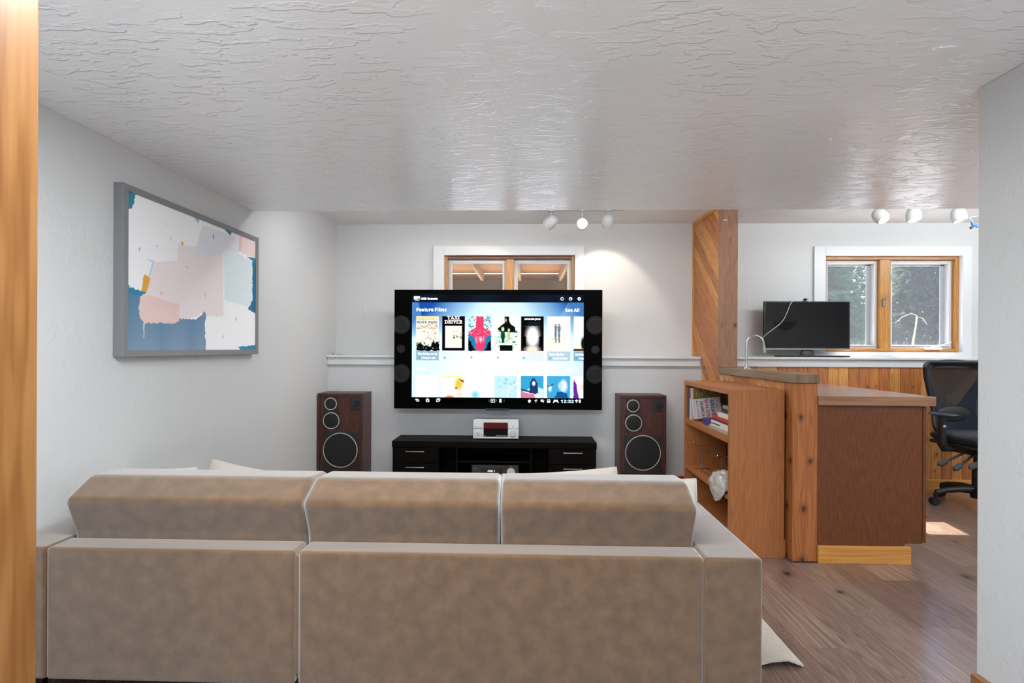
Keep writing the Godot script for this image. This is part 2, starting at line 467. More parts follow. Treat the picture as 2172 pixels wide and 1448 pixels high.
# ------------------------------------------------------------------ the scene
func _ready():
	# camera: 67 degrees tall, turned 1.67 degrees left, rolled a quarter degree, lens raised a little
	var cam := Camera3D.new()
	cam.name = "camera"
	add_child(cam)
	cam.transform = Transform3D(Basis(Vector3.UP, 0.0292) * Basis(Vector3.BACK, 0.0044), Vector3(0, 1.22, 0))
	cam.set_frustum(0.05 * 1448.0 / 1094.2, Vector2(0, 0.05 * 15.0 / 1094.2), 0.05, 300.0)
	cam.keep_aspect = Camera3D.KEEP_HEIGHT
	# sky and exposure
	var env := Environment.new()
	env.background_mode = Environment.BG_SKY
	var sky := Sky.new()
	var sm := ProceduralSkyMaterial.new()
	sm.sky_top_color = Color(0.42, 0.60, 0.88); sm.sky_horizon_color = Color(0.84, 0.90, 0.96)
	sm.ground_bottom_color = Color(0.40, 0.38, 0.33); sm.ground_horizon_color = Color(0.62, 0.62, 0.58)
	sm.sky_energy_multiplier = 2.4; sm.ground_energy_multiplier = 1.2
	sky.sky_material = sm
	env.sky = sky
	env.tonemap_mode = Environment.TONE_MAPPER_LINEAR
	env.tonemap_exposure = 1.14
	env.sdfgi_enabled = true; env.ssao_enabled = true; env.ssil_enabled = true
	var we := WorldEnvironment.new()
	we.name = "world_environment"
	we.environment = env
	add_child(we)
	# sun, high behind the house, shining in through the office window
	var sun := DirectionalLight3D.new()
	sun.name = "sun"
	add_child(sun)
	sun.look_at_from_position(Vector3.ZERO, Vector3(-0.165, -1.41, 1.0), Vector3.UP)
	sun.light_energy = 6.0; sun.light_color = Color(1.0, 0.96, 0.9); sun.light_angular_distance = 0.6
	sun.sky_mode = DirectionalLight3D.SKY_MODE_LIGHT_ONLY
	sun.shadow_enabled = true
	# unseen ceiling lights, placed to brighten sofa, walls and ceiling: [name, place, size, energy, colour]
	unseen_lamp_specs = [
		["unseen flush white rectangular ceiling light behind the camera, placed to light the room ahead", V(0.3, 2.085, -1.4), Vector2(1.6, 0.8), 0.4, Color(0.95, 0.985, 1.0)],
		["unseen long white ceiling light just inside the opening, placed to light the sofa and left wall", V(-0.4, 2.085, 1.02), Vector2(1.4, 0.3), 4.8, Color(0.95, 0.985, 1.0)],
		["unseen flush white rectangular ceiling light beyond the wall end, placed to light the office", V(4.0, 2.085, 1.9), Vector2(1.6, 0.8), 2.6, Color(0.95, 0.985, 1.0)],
		["unseen long white linear light behind the ceiling drop, placed to light the television wall", V(-0.1, 2.355, 3.52), Vector2(2.6, 0.16), 2.2, Color(0.98, 0.985, 0.99), Vector3(0, -1.0, -0.45)],
		["unseen long white linear light behind the ceiling drop, placed to light the office back wall", V(3.5, 2.35, 3.52), Vector2(2.6, 0.16), 2.4, Color(0.95, 0.985, 1.0), Vector3(0, -0.2, -0.98)],
	]
	unseen_globe_specs = [  # unseen low lamps behind the camera, placed to light ceiling and left wall
		["unseen white globe table lamp on a low side table, right behind the camera", V(1.15, 0.82, -0.7), 0.7],
		["unseen white globe table lamp on a low side table, straight behind the camera", V(0.1, 0.82, -1.1), 0.6],
	]
	make_materials()
	build_shell()
	build_windows()
	build_unseen_lamps()
	build_unseen_globes()
	build_partition()
	build_cabinets()
	build_sofa()
	build_console()
	build_television()
	build_loudspeakers()
	build_picture()
	build_bookcase()
	build_office()
	build_tracks()
	build_outside()

var unseen_lamp_specs := []
var unseen_globe_specs := []

func build_unseen_globes():
	for a in unseen_globe_specs:
		var at: Vector3 = a[1]
		var t := thing("unseen_table_lamp", a[0], "lamp", at)
		org = Vector3.ZERO
		var b := mb(); b.ball(Vector3.ZERO, Vector3.ONE * 0.14, 24, 16)
		obj("globe_light", b, glow(Color(1.0, 0.97, 0.93), 1.5), t)
		b = mb(); b.lathe([Vector2(0, -0.29), Vector2(0.09, -0.29), Vector2(0.09, -0.275), Vector2(0.02, -0.26), Vector2(0.02, -0.15), Vector2(0.06, -0.13)], Transform3D(), 24)
		obj("base", b, M.white, t)
		var l := OmniLight3D.new()
		l.name = "light"
		t.add_child(l, true)
		l.light_energy = a[2]; l.light_color = Color(0.95, 0.985, 1.0); l.light_size = 0.14
		l.omni_range = 20.0; l.omni_attenuation = 2.0; l.shadow_enabled = true
		t = thing("unseen_side_table", a[0].replace("white globe table lamp on a low side table", "low white side table under a globe lamp"), "table", Vector3(at.x, 0, at.z))  # unseen support for the globe lamp above it
		b = mb(); b.box(Vector3(at.x, 0.515, at.z), Vector3(0.4, 0.03, 0.4), 0.004)
		obj("top", b, M.white, t)
		for s in [[-1, -1], [1, -1], [1, 1], [-1, 1]]:
			b = mb(); b.box(Vector3(at.x + 0.17 * s[0], 0.25, at.z + 0.17 * s[1]), Vector3(0.03, 0.5, 0.03), 0.003)
			obj("leg", b, M.white, t)
	# unseen torchiere behind the wall end, placed to light the ceiling on the right
	var t := thing("unseen_floor_lamp", "unseen white uplight floor lamp behind the right wall, placed to light the ceiling", "lamp", V(3.7, 0, 1.8))
	var b := mb(); b.lathe([Vector2(0, 0), Vector2(0.14, 0), Vector2(0.14, 0.015), Vector2(0.015, 0.03), Vector2(0.012, 1.5), Vector2(0.03, 1.52)], Transform3D(Basis(), V(3.7, 0, 1.8)), 24)
	obj("stand", b, M.white, t)
	b = mb(); b.lathe([Vector2(0.02, 1.5), Vector2(0.10, 1.54), Vector2(0.17, 1.62), Vector2(0.165, 1.62), Vector2(0.095, 1.548), Vector2(0, 1.53)], Transform3D(Basis(), V(3.7, 0, 1.8)), 28)
	obj("bowl_shade", b, M.white, t)
	b = mb(); b.lathe([Vector2(0.12, 1.60), Vector2(0, 1.605)], Transform3D(Basis(), V(3.7, 0, 1.8)), 24)
	obj("bulb_light", b, glow(Color(1, 0.98, 0.95), 2.0), t)
	area(t, Vector3(0, 1.63, 0), Vector3.UP, Vector2(0.24, 0.24), 4.2, Color(1.0, 0.99, 0.98))

func build_unseen_lamps():
	for a in unseen_lamp_specs:
		var t := thing("unseen_ceiling_light", a[0], "ceiling light", a[1])  # out of view; its panel and area light brighten the visible rooms
		var b := mb()
		b.box(a[1] + Vector3(0, 0.014, 0), Vector3(a[2].x + 0.06, 0.024, a[2].y + 0.06), 0.004)
		obj("frame", b, M.white, t)
		b = mb()
		b.box(a[1] + Vector3(0, 0.001, 0), Vector3(a[2].x, 0.006, a[2].y), 0.001)
		obj("diffuser_light", b, glow(a[4], 1.0), t)
		area(t, Vector3(0, -0.05 if a.size() > 5 else -0.012, -0.02 if a.size() > 5 else 0.0), a[5].normalized() if a.size() > 5 else Vector3.DOWN, a[2], a[3], a[4])

func area(parent: Node3D, at: Vector3, to: Vector3, size: Vector2, energy: float, col: Color):
	var l := AreaLight3D.new()
	l.name = "light"
	parent.add_child(l, true)
	l.position = at
	l.basis = Basis.looking_at(to, Vector3.FORWARD if absf(to.y) > 0.9 else Vector3.UP)
	l.area_size = size
	l.light_energy = energy; l.light_color = col
	l.area_range = 20.0
	l.area_attenuation = 2.0
	l.shadow_enabled = true

func build_shell():
	org = Vector3.ZERO
	# floor: slab and planks running away from the camera
	var b := mb()
	b.bx(-1.95, 5.75, -0.2, -0.012, -3.3, 4.96, 0.0)
	var fl := struct("floor", b, M.floor_slab, "wood-look plank floor in greyed brown oak")
	rng.seed = 5
	var room := PackedVector2Array([Vector2(-1.796, -3.15), Vector2(5.6, -3.15), Vector2(5.6, 4.62), Vector2(-1.796, 4.62)])
	var xf := Transform3D(Basis(Vector3(1, 0, 0), Vector3(0, 0, -1), Vector3(0, 1, 0)), Vector3(0, -0.012, 0))
	var x := -1.903
	var row := 0
	while x < 5.6:
		var d := -3.15 - [0.3, 0.95, 0.62, 0.1, 0.78][row % 5] as float
		while d < 4.62:
			var q := Geometry2D.intersect_polygons(PackedVector2Array([Vector2(x + 0.0003, d + 0.0001), Vector2(x + 0.1897, d + 0.0001), Vector2(x + 0.1897, d + 1.2499), Vector2(x + 0.0003, d + 1.2499)]), room)
			if q.size():
				var p := mb()
				p.prism(q[0], 0.012, xf, 0.0003, Vector2(-x, -d))
				obj("plank", p, M.planks[rng.randi() % 6], fl)
			d += 1.25
		x += 0.19
		row += 1
	# walls
	b = mb(); b.bx(-1.95, -1.796, 0, 2.5, -3.3, 4.96, 0)
	struct("wall_left", b, M.wall, "white trowelled plaster wall on the left")
	b = mb()
	var y0 := 1.135; var y1 := 2.5
	for a in [[-1.796, -0.779, y0, y1], [-0.779, 0.442, y0, 1.2], [-0.779, 0.442, 2.09, y1], [0.442, 2.718, y0, y1], [2.718, 3.942, y0, 1.2], [2.718, 3.942, 2.082, y1], [3.942, 5.75, y0, y1]]:
		b.bx(a[0], a[1], a[2], a[3], 4.808, 4.96, 0)
	struct("wall_back", b, M.wall, "white back wall with two wood-framed windows")
	b = mb(); b.bx(-1.796, 1.56, 0, 1.135, 4.619, 4.96, 0)
	struct("wall_back_lower", b, M.wall, "thicker lower part of the back wall behind the television")
	b = mb(); b.bx(1.56, 5.6, 0, 1.135, 4.63, 4.96, 0)
	var wl := struct("wall_back_wainscot", b, M.pine[1], "vertical knotty pine boards under the office window")
	x = 1.67
	while x < 5.59:
		var p := mb()
		var w := minf(0.0885, 5.6 - x)
		p.prism(PackedVector2Array([Vector2(x + 0.0006, 0.02), Vector2(x + w - 0.0006, 0.02), Vector2(x + w - 0.0006, 1.09), Vector2(x + 0.0006, 1.09)]), 0.022, Transform3D(Basis(), V(0, 0, 4.63)), 0.003, Vector2(-x, rng.randf() * 3.0))
		obj("board", p, M.pine[rng.randi() % 5], wl)
		x += 0.0885
	b = mb(); b.bx(1.529, 1.67, 0, 2.111, -3.15, 1.797, 0.004)
	struct("wall_right", b, M.wall_near, "end of the white plaster wall at the right edge")
	b = mb(); b.bx(5.6, 5.75, 0, 2.5, 0.15, 4.96, 0)
	struct("wall_far_right", b, M.wall, "far right office wall")
	b = mb(); b.bx(1.67, 5.6, 0, 2.111, 0.15, 0.3, 0)
	struct("wall_front", b, M.wall, "office wall facing the window")
	b = mb(); b.bx(-1.796, 1.529, 0, 0.9, -3.3, -3.15, 0); b.bx(-1.796, 1.529, 1.9, 2.111, -3.3, -3.15, 0); b.bx(-1.796, -1.0, 0.9, 1.9, -3.3, -3.15, 0); b.bx(1.0, 1.529, 0.9, 1.9, -3.3, -3.15, 0)
	struct("wall_behind", b, M.wall, "wall of the room behind the camera")
	b = mb(); b.bx(-1.796, -0.742, 0, 2.111, 0.57, 0.73, 0); b.bx(-0.742, 1.529, 1.90, 2.111, 0.57, 0.73, 0)
	struct("wall_doorway", b, M.wall, "wall of the opening the photograph looks through")
	# ceilings
	b = mb(); b.bx(-1.796, 5.75, 2.111, 2.5, -3.3, 3.327, 0.004)
	struct("ceiling", b, M.ceil, "low glossy white ceiling with trowelled texture")
	b = mb(); b.bx(-1.796, 5.75, 2.381, 2.5, 3.327, 4.808, 0)
	struct("ceiling", b, M.ceil2, "raised white ceiling strip along the back wall")
	# trims
	b = mb(); b.bx(-0.742, -0.722, 0, 1.90, 0.555, 0.742, 0.004, 1, Vector2(0.02, 0.3)); b.bx(-0.722, 1.529, 1.88, 1.90, 0.555, 0.742, 0.004, 0)
	struct("trim_1", b, M.jamb, "orange pine jamb of the opening at the left edge")
	b = mb()
	b.bx(-1.796, 1.529, 1.135, 1.157, 4.572, 4.808, 0.004, 0)
	b.bx(-1.796, 1.529, 1.07, 1.135, 4.594, 4.619, 0.002, 0)
	struct("trim_2", b, M.trim, "white ledge capping the lower wall behind the television")
	b = mb()
	b.bx(1.62, 5.6, 1.135, 1.157, 4.572, 4.808, 0.004, 0)
	b.bx(1.62, 5.6, 1.07, 1.135, 4.594, 4.63, 0.002, 0)
	struct("trim_3", b, M.trim, "white window ledge above the pine boards")
	b = mb(); b.bx(-1.796, 1.529, 0, 0.098, 4.603, 4.619, 0.003, 0)
	struct("baseboard_back", b, M.redwood, "reddish wood baseboard behind the media console")
	b = mb(); b.bx(1.67, 5.6, 0, 0.096, 4.59, 4.608, 0.003, 0)
	struct("baseboard_office", b, M.amber, "honey wood baseboard under the pine boards")
	b = mb(); b.bx(1.503, 1.529, 0, 0.13, 0.74, 1.79, 0.003, 2)
	struct("baseboard_right", b, M.jamb, "orange wood baseboard at the foot of the right wall")

func window(idx: int, x0: float, x1: float, yb: float, yt: float, m0: float, m1: float, dark: bool, label: String):
	org = Vector3.ZERO
	var W: Material = M.winwood
	var b := mb()
	# wooden liner round the opening
	b.bx(x0, x0 + 0.03, yb, yt, 4.83, 4.96, 0.003); b.bx(x1 - 0.03, x1, yb, yt, 4.83, 4.96, 0.003)
	var root := struct("window_%d" % idx, b, W, label)
	b = mb(); b.bx(x0 + 0.03, x1 - 0.03, yt - 0.03, yt, 4.83, 4.96, 0.003, 0)
	obj("head_frame", b, M.winwood_dark if dark else W, root)
	b = mb(); b.bx(x0 + 0.03, x1 - 0.03, yb, yb + 0.035, 4.83, 4.96, 0.003, 0)
	obj("sill_frame", b, W, root)
	b = mb(); b.bx(m0, m1, yb + 0.03, yt - 0.03, 4.835, 4.955, 0.004)
	obj("mullion", b, W, root)
	for a in [[x0 + 0.03, m0], [m1, x1 - 0.03]]:
		var f := mb()
		var ax: float = a[0]; var ay: float = yb + 0.035; var cx: float = a[1]; var cy: float = yt - 0.03
		for g in [[0.0, 0.022, 4.875, 4.935], [0.022, 0.034, 4.865, 4.925]]:
			var i: float = g[0]; var j: float = g[1]
			f.bx(ax + i, ax + j, ay + i, cy - i, g[2], g[3], 0.002); f.bx(cx - j, cx - i, ay + i, cy - i, g[2], g[3], 0.002)
			f.bx(ax + j, cx - j, cy - j, cy - i, g[2], g[3], 0.002, 0); f.bx(ax + j, cx - j, ay + i, ay + j, g[2], g[3], 0.002, 0)
		var s := obj("sash", f, M.sash if not dark else M.sash, root)
		f = mb(); f.bx(ax + 0.03, cx - 0.03, ay + 0.03, cy - 0.03, 4.906, 4.909, 0)
		obj("pane", f, M.glass, s)
		if not dark:
			# insect screen: aluminium frame and dusty mesh
			f = mb(); f.bx(cx - 0.075, cx - 0.036, ay + 0.034, cy - 0.034, 4.912, 4.922, 0.002)
			f.bx(ax + 0.036, cx - 0.036, cy - 0.05, cy - 0.034, 4.912, 4.922, 0.002, 0)
			obj("screen_frame", f, M.screenframe, s)
			f = mb(); f.flat(V(ax + 0.034, ay + 0.034, 4.918), V(cx - 0.034, ay + 0.034, 4.918), V(cx - 0.034, cy - 0.034, 4.918), V(ax + 0.034, cy - 0.034, 4.918), Vector3.BACK)
			obj("insect_screen", f, M.dust, s)
	# white casing
	b = mb()
	b.bx(x0 - 0.1, x0, yb - 0.043, yt + 0.085, 4.785, 4.808, 0.002); b.bx(x1, x1 + 0.08, yb - 0.043, yt + 0.085, 4.785, 4.808, 0.002)
	b.bx(x0, x1, yt, yt + 0.085, 4.785, 4.808, 0.002, 0); b.bx(x0, x1, yb - 0.043, yb, 4.785, 4.808, 0.002, 0)
	obj("casing", b, M.trim, root, "white flat casing")
	# white reveal between casing and wooden frame
	b = mb()
	b.bx(x0 - 0.002, x0 + 0.002, yb, yt, 4.785, 4.83, 0); b.bx(x1 - 0.002, x1 + 0.002, yb, yt, 4.785, 4.83, 0); b.bx(x0, x1, yt - 0.002, yt + 0.002, 4.785, 4.83, 0); b.bx(x0, x1, yb - 0.002, yb + 0.002, 4.785, 4.83, 0)
	obj("reveal", b, M.trim, root)
	if not dark:
		b = mb(); b.bx(m0 + 0.02, m0 + 0.044, 1.62, 1.69, 4.82, 4.836, 0.003)
		b.tube([V(m0 + 0.03, 1.68, 4.818), V(m0 + 0.038, 1.715, 4.80), V(m0 + 0.05, 1.75, 4.806)], [0.006, 0.005, 0.004], 6)
		obj("latch", b, M.steel, root, "metal casement latch")
		b = mb(); b.bx(3.63, 3.77, 1.226, 1.244, 4.80, 4.835, 0.004, 0)
		b.tube([V(3.68, 1.244, 4.81), V(3.72, 1.252, 4.795), V(3.78, 1.27, 4.80), V(3.84, 1.29, 4.80)], [0.008, 0.007, 0.006, 0.005], 6)
		b.ball(V(3.843, 1.293, 4.80), Vector3.ONE * 0.009, 8, 6)
		obj("crank_handle", b, M.silver, root, "folding crank handle")
		b = mb(); b.bx(m1 + 0.003, m1 + 0.026, 1.86, 1.92, 4.855, 4.874, 0.005)
		obj("tape_tab", b, M.teal, root, "small turquoise tape tab")
		b = mb(); b.ball(V(3.865, 1.62, 4.86), Vector3.ONE * 0.008, 8, 6); b.bx(3.86, 3.868, 1.58, 1.66, 4.862, 4.868, 0.001)
		obj("lock_lever", b, M.silver, root)

func build_windows():
	window(1, -0.779, 0.442, 1.2, 2.09, -0.2, -0.125, true, "wood-framed casement window above the wide television")
	window(2, 2.718, 3.942, 1.2, 2.082, 3.237, 3.334, false, "sunny wood-framed casement window behind the small television")
	org = Vector3.ZERO
	var b: B
	var w: Node
	b = mb(); b.bx(-1.0, 1.0, 0.9, 1.9, -3.24, -3.23, 0)
	w = struct("window_3", b, M.glass, "unseen window behind the camera, placed to let sky light in")  # unseen opening behind the camera that lets sky light into the room
	b = mb(); b.bx(-0.03, 0.03, 0.9, 1.9, -3.26, -3.21, 0.003)
	obj("mullion", b, M.trim, w)

# boards cut to a region of the plane X = x, laid at angle a
func slant_boards(root: Node, region: PackedVector2Array, x: float, a: float, sd: int):
	rng.seed = sd
	var bw := 0.0885
	for k in range(-90, 90):
		var R := Transform2D(a, Vector2(-4.0, 1.0)).translated_local(Vector2(k * bw, 0))
		var strip := R * PackedVector2Array([Vector2(0.001, -6), Vector2(bw - 0.001, -6), Vector2(bw - 0.001, 6), Vector2(0.001, 6)])
		for q in Geometry2D.intersect_polygons(strip, region):
			var area_ := 0.0
			for i in q.size(): area_ += q[i].cross(q[(i + 1) % q.size()]) * 0.5
			if absf(area_) < 0.0004: continue
			var loc := R.affine_inverse() * (q as PackedVector2Array)
			var ex := R.x; var ey := R.y
			var xf := Transform3D(Basis(Vector3(0, ex.y, ex.x), Vector3(0, ey.y, ey.x), Vector3(-1, 0, 0)), Vector3(x + 0.014, R.origin.y, R.origin.x))
			var b := mb()
			b.prism(loc, 0.014, xf, 0.004, Vector2(0, rng.randf() * 3.0))
			obj("board", b, M.pine[rng.randi() % 5], root)

func build_partition():
	# tall partition between the television room and the office
	var at := V(1.575, 0, 4.4)
	var t := thing("wood_partition", "tall partition of diagonal knotty pine boards beside a grey-brown post", "partition", at)
	var b := mb(); b.bx(1.545, 1.60, 0, 2.381, 4.12, 4.572, 0); b.bx(1.545, 1.60, 1.157, 2.381, 4.57, 4.808, 0)
	obj("core", b, M.pine[3], t)
	slant_boards(t, PackedVector2Array([Vector2(-4.785, 1.157), Vector2(-4.572, 1.157), Vector2(-4.572, 0.0), Vector2(-4.145, 0.0), Vector2(-4.145, 2.355), Vector2(-4.785, 2.355)]), 1.531, deg_to_rad(48), 71)
	b = mb(); b.bx(1.52, 1.60, 1.157, 2.381, 4.785, 4.808, 0.002)
	obj("corner_strip", b, M.pine[2], t)
	b = mb(); b.bx(1.52, 1.60, 2.352, 2.381, 4.03, 4.785, 0.002, 2)
	obj("top_strip", b, M.pine[2], t)
	b = mb(); b.bx(1.52, 1.60, 1.081, 2.352, 4.127, 4.145, 0.002)
	obj("edge_strip", b, M.pine[4], t)
	b = mb(); b.bx(1.508, 1.624, 1.081, 2.381, 4.03, 4.127, 0.003, 1, Vector2(0.05, 0))
	obj("post", b, M.cedar, t, "grey-brown cedar post")
	b = mb(); b.bx(1.51, 1.54, 2.215, 2.222, 4.026, 4.031, 0.001)
	obj("paper_tag", b, M.white, t)
	# half-height bar wall with a raised top
	at = V(1.6, 0, 3.55)
	t = thing("bar_wall", "half-height bar wall with diagonal pine boards, brown top and knotty end post", "bar counter", at)
	b = mb(); b.bx(1.545, 1.655, 0, 1.03, 3.115, 4.1, 0)
	obj("core", b, M.pine[3], t)
	slant_boards(t, PackedVector2Array([Vector2(-4.145, 0.0), Vector2(-3.115, 0.0), Vector2(-3.115, 1.03), Vector2(-4.145, 1.03)]), 1.531, deg_to_rad(48), 72)
	b = mb(); b.bx(1.527, 1.669, 0.004, 1.03, 3.01, 3.115, 0.004, 1, Vector2(0.07, 0.0))
	obj("end_post", b, M.post, t, "knotty pine end post")
	b = mb(); b.bx(1.512, 1.53, 0, 0.1, 3.09, 3.16, 0.002, 2)
	obj("foot_strip", b, M.amber, t)
	b = mb(); b.bx(1.514, 1.676, 1.03, 1.081, 2.998, 4.127, 0.003, 2)
	obj("bar_top", b, M.bartop, t, "grey-brown laminate bar top")
	# faucet standing on the bar top
	at = V(1.625, 1.081, 3.87)
	t = thing("faucet", "chrome gooseneck faucet standing on the bar top", "faucet", at)
	b = mb()
	b.lathe([Vector2(0, 0), Vector2(0.03, 0), Vector2(0.028, 0.006), Vector2(0.014, 0.012), Vector2(0.012, 0.03), Vector2(0, 0.03)], Transform3D(Basis(), at), 20)
	obj("base", b, M.chrome, t)
	var pts := [at + Vector3(0, 0.02, 0), at + Vector3(0, 0.17, 0)]
	for k in 13:
		var a := PI - PI * k / 12.0
		pts.append(at + Vector3(0.062 + 0.062 * cos(a), 0.178 + 0.062 * sin(a), 0.0))
	pts.append(at + Vector3(0.128, 0.15, 0.0))
	b = mb(); b.tube(pts, 0.0085, 12)
	obj("neck", b, M.chrome, t)
	b = mb(); b.tube([at + Vector3(0.126, 0.162, 0), at + Vector3(0.131, 0.118, 0)], [0.0105, 0.012], 12)
	obj("nozzle", b, M.chrome, t)

func build_cabinets():
	var at := V(2.0, 0, 3.8)
	var t := thing("base_cabinet", "dark brown kitchen cabinet end panel on a honey wood plinth", "cabinet", at)
	var b := mb(); b.bx(1.671, 2.264, 0.112, 0.903, 3.02, 4.5, 0.002)
	obj("end_panel", b, M.cabinet, t)
	b = mb(); b.bx(1.671, 2.165, 0.06, 0.114, 3.02, 4.5, 0.002)
	obj("lower_panel", b, M.cabinet, t)
	for k in 3:
		b = mb(); b.bx(2.270, 2.292, 0.115, 0.895, 3.025 + k * 0.49, 3.5 + k * 0.49, 0.004)
		var dr := obj("door", b, M.cabinet, t)
		b = mb(); b.tube([V(2.29, 0.78, 3.09 + k * 0.49), V(2.315, 0.78, 3.09 + k * 0.49), V(2.315, 0.68, 3.09 + k * 0.49), V(2.29, 0.68, 3.09 + k * 0.49)], 0.005, 6)
		obj("handle", b, M.steel, dr)
	b = mb(); b.bx(1.671, 2.19, 0, 0.098, 3.0, 3.02, 0.002, 0); b.bx(2.165, 2.19, 0, 0.098, 3.02, 4.5, 0.002, 2)
	obj("plinth", b, M.amber, t, "honey wood plinth board")
	at = V(2.0, 0.903, 3.8)
	t = thing("worktop", "reddish brown laminate worktop on the dark kitchen cabinet", "worktop", at)
	b = mb(); b.bx(1.67, 2.326, 0.903, 0.956, 3.0, 4.59, 0.003, 0)
	obj("slab", b, M.worktop, t)

# ------------------------------------------------------------------ sofa
func rounded(pts: Array, r: float) -> PackedVector2Array:
	var out := PackedVector2Array()
	var n := pts.size()
	for k in n:
		var p: Vector2 = pts[k]
		var a: Vector2 = pts[(k - 1 + n) % n]; var c: Vector2 = pts[(k + 1) % n]
		var ra := minf(r, p.distance_to(a) * 0.45); var rc := minf(r, p.distance_to(c) * 0.45)
		var s := p + (a - p).normalized() * ra; var e := p + (c - p).normalized() * rc
		for q in 6:
			var t := q / 5.0
			out.append(s.lerp(p, t).lerp(p.lerp(e, t), t))
	return out

# a bar along x with the profile (d, y), its ends rounded by r
func padded(b: B, prof: Array, x0: float, x1: float, round_: float, r: float):
	var loop := rounded(prof, round_)
	var mid := Vector2.ZERO
	for p in loop: mid += p / loop.size()
	var cols := []
	for k in 6:
		var a := PI / 2 * k / 5.0
		cols.append([x0 + r * (1.0 - sin(a)), r * (1.0 - cos(a))])
	cols.reverse()
	var L := []
	L.append([x0, 9.0])
	for c in range(0, 6): L.append([x0 + r * (1.0 - sin(PI / 2 * c / 5.0)), r * (1.0 - cos(PI / 2 * c / 5.0))])
	L[1] = [x0, r]
	var S := [[x0, 9.0]]
	for k in 6: S.append([x0 + r * (1.0 - cos(PI / 2 * k / 5.0)), r * (1.0 - sin(PI / 2 * k / 5.0))])
	for k in range(1, 6): S.append([lerpf(x0 + r, x1 - r, k / 6.0), 0.0])
	for k in 6: S.append([x1 - r * (1.0 - cos(PI / 2 * (5 - k) / 5.0)), r * (1.0 - sin(PI / 2 * (5 - k) / 5.0))])
	S.append([x1, 9.0])
	var P := []
	for p in loop:
		var row := []
		for s in S:
			var q: Vector2 = mid if s[1] > 1.0 else p + (mid - p).normalized() * s[1]
			row.append(Vector3(s[0], q.y, -q.x))
		P.append(row)
	var i0: Vector3 = P[0][8]
	var n: Vector3 = (P[1][8] - P[P.size() - 1][8]).cross(P[0][9] - P[0][7])
	var inward := n.dot(i0 - Vector3(i0.x, mid.y, -mid.x)) < 0.0
	# uv in metres
	var nu := P.size(); var nv: int = S.size()
	var arc := [0.0]
	for i in nu: arc.append(arc[i] + P[i][8].distance_to(P[(i + 1) % nu][8]))
	var N := []
	for i in nu:
		var row := []
		for j in nv:
			var du: Vector3 = P[(i + 1) % nu][clampi(j, 1, nv - 2)] - P[(i - 1 + nu) % nu][clampi(j, 1, nv - 2)]
			var dv: Vector3 = P[i][mini(j + 1, nv - 1)] - P[i][maxi(j - 1, 0)]
			var m := du.cross(dv).normalized()
			if j == 0: m = Vector3.LEFT
			elif j == nv - 1: m = Vector3.RIGHT
			else: m = -m if inward else m
			row.append(m)
		N.append(row)
	for i in nu:
		var k := (i + 1) % nu
		for j in nv - 1:
			b.quad([P[i][j], P[k][j], P[k][j + 1], P[i][j + 1]], [N[i][j], N[k][j], N[k][j + 1], N[i][j + 1]], [Vector2(S[j][0], arc[i]), Vector2(S[j][0], arc[i + 1]), Vector2(S[j + 1][0], arc[i + 1]), Vector2(S[j + 1][0], arc[i])])

func pillow(at: Vector3, w: float, h: float, t: float, roll: float, tilt: float, yaw: float, label: String):
	var th := thing("throw_pillow", label, "pillow", at, "throw pillows along the sofa")
	org = Vector3.ZERO
	var b := mb()
	var n := 18
	for side in [-1.0, 1.0]:
		var P := []
		for i in n + 1:
			var row := []
			for j in n + 1:
				var u := sin(PI / 2 * (2.0 * i / n - 1.0)); var v := sin(PI / 2 * (2.0 * j / n - 1.0))
				var k := pow(maxf(0.0, (1.0 - u * u) * (1.0 - v * v)), 0.42)
				var wr := 0.004 * sin(9.0 * u + 5.0 * v) * sin(7.0 * v - 3.0 * u + roll * 20.0) * k
				row.append(Vector3(w / 2 * u * (1.0 - 0.04 * (1.0 - v * v) * u * u), h / 2 * v * (1.0 - 0.04 * (1.0 - u * u) * v * v), side * (t / 2 * k + wr)))
			P.append(row)
		b.grid(P, false, side < 0.0)
	obj("cover", b, M.cushion, th)
	var edge := []
	for k in 49:
		var a := k / 48.0 * 4.0
		var s := int(a) % 4; var f := sin(PI / 2 * (2.0 * (a - int(a)) - 1.0))
		var bow := 1.0 - 0.04 * (1.0 - f * f)
		edge.append([Vector3(w / 2 * f, -h / 2 * bow, 0), Vector3(w / 2 * bow, h / 2 * f, 0), Vector3(-w / 2 * f, h / 2 * bow, 0), Vector3(-w / 2 * bow, -h / 2 * f, 0)][s])
	b = mb(); b.tube(edge, 0.004, 6, false)
	obj("piping", b, M.cushion, th)
	th.rotation = Vector3(tilt, yaw, roll)

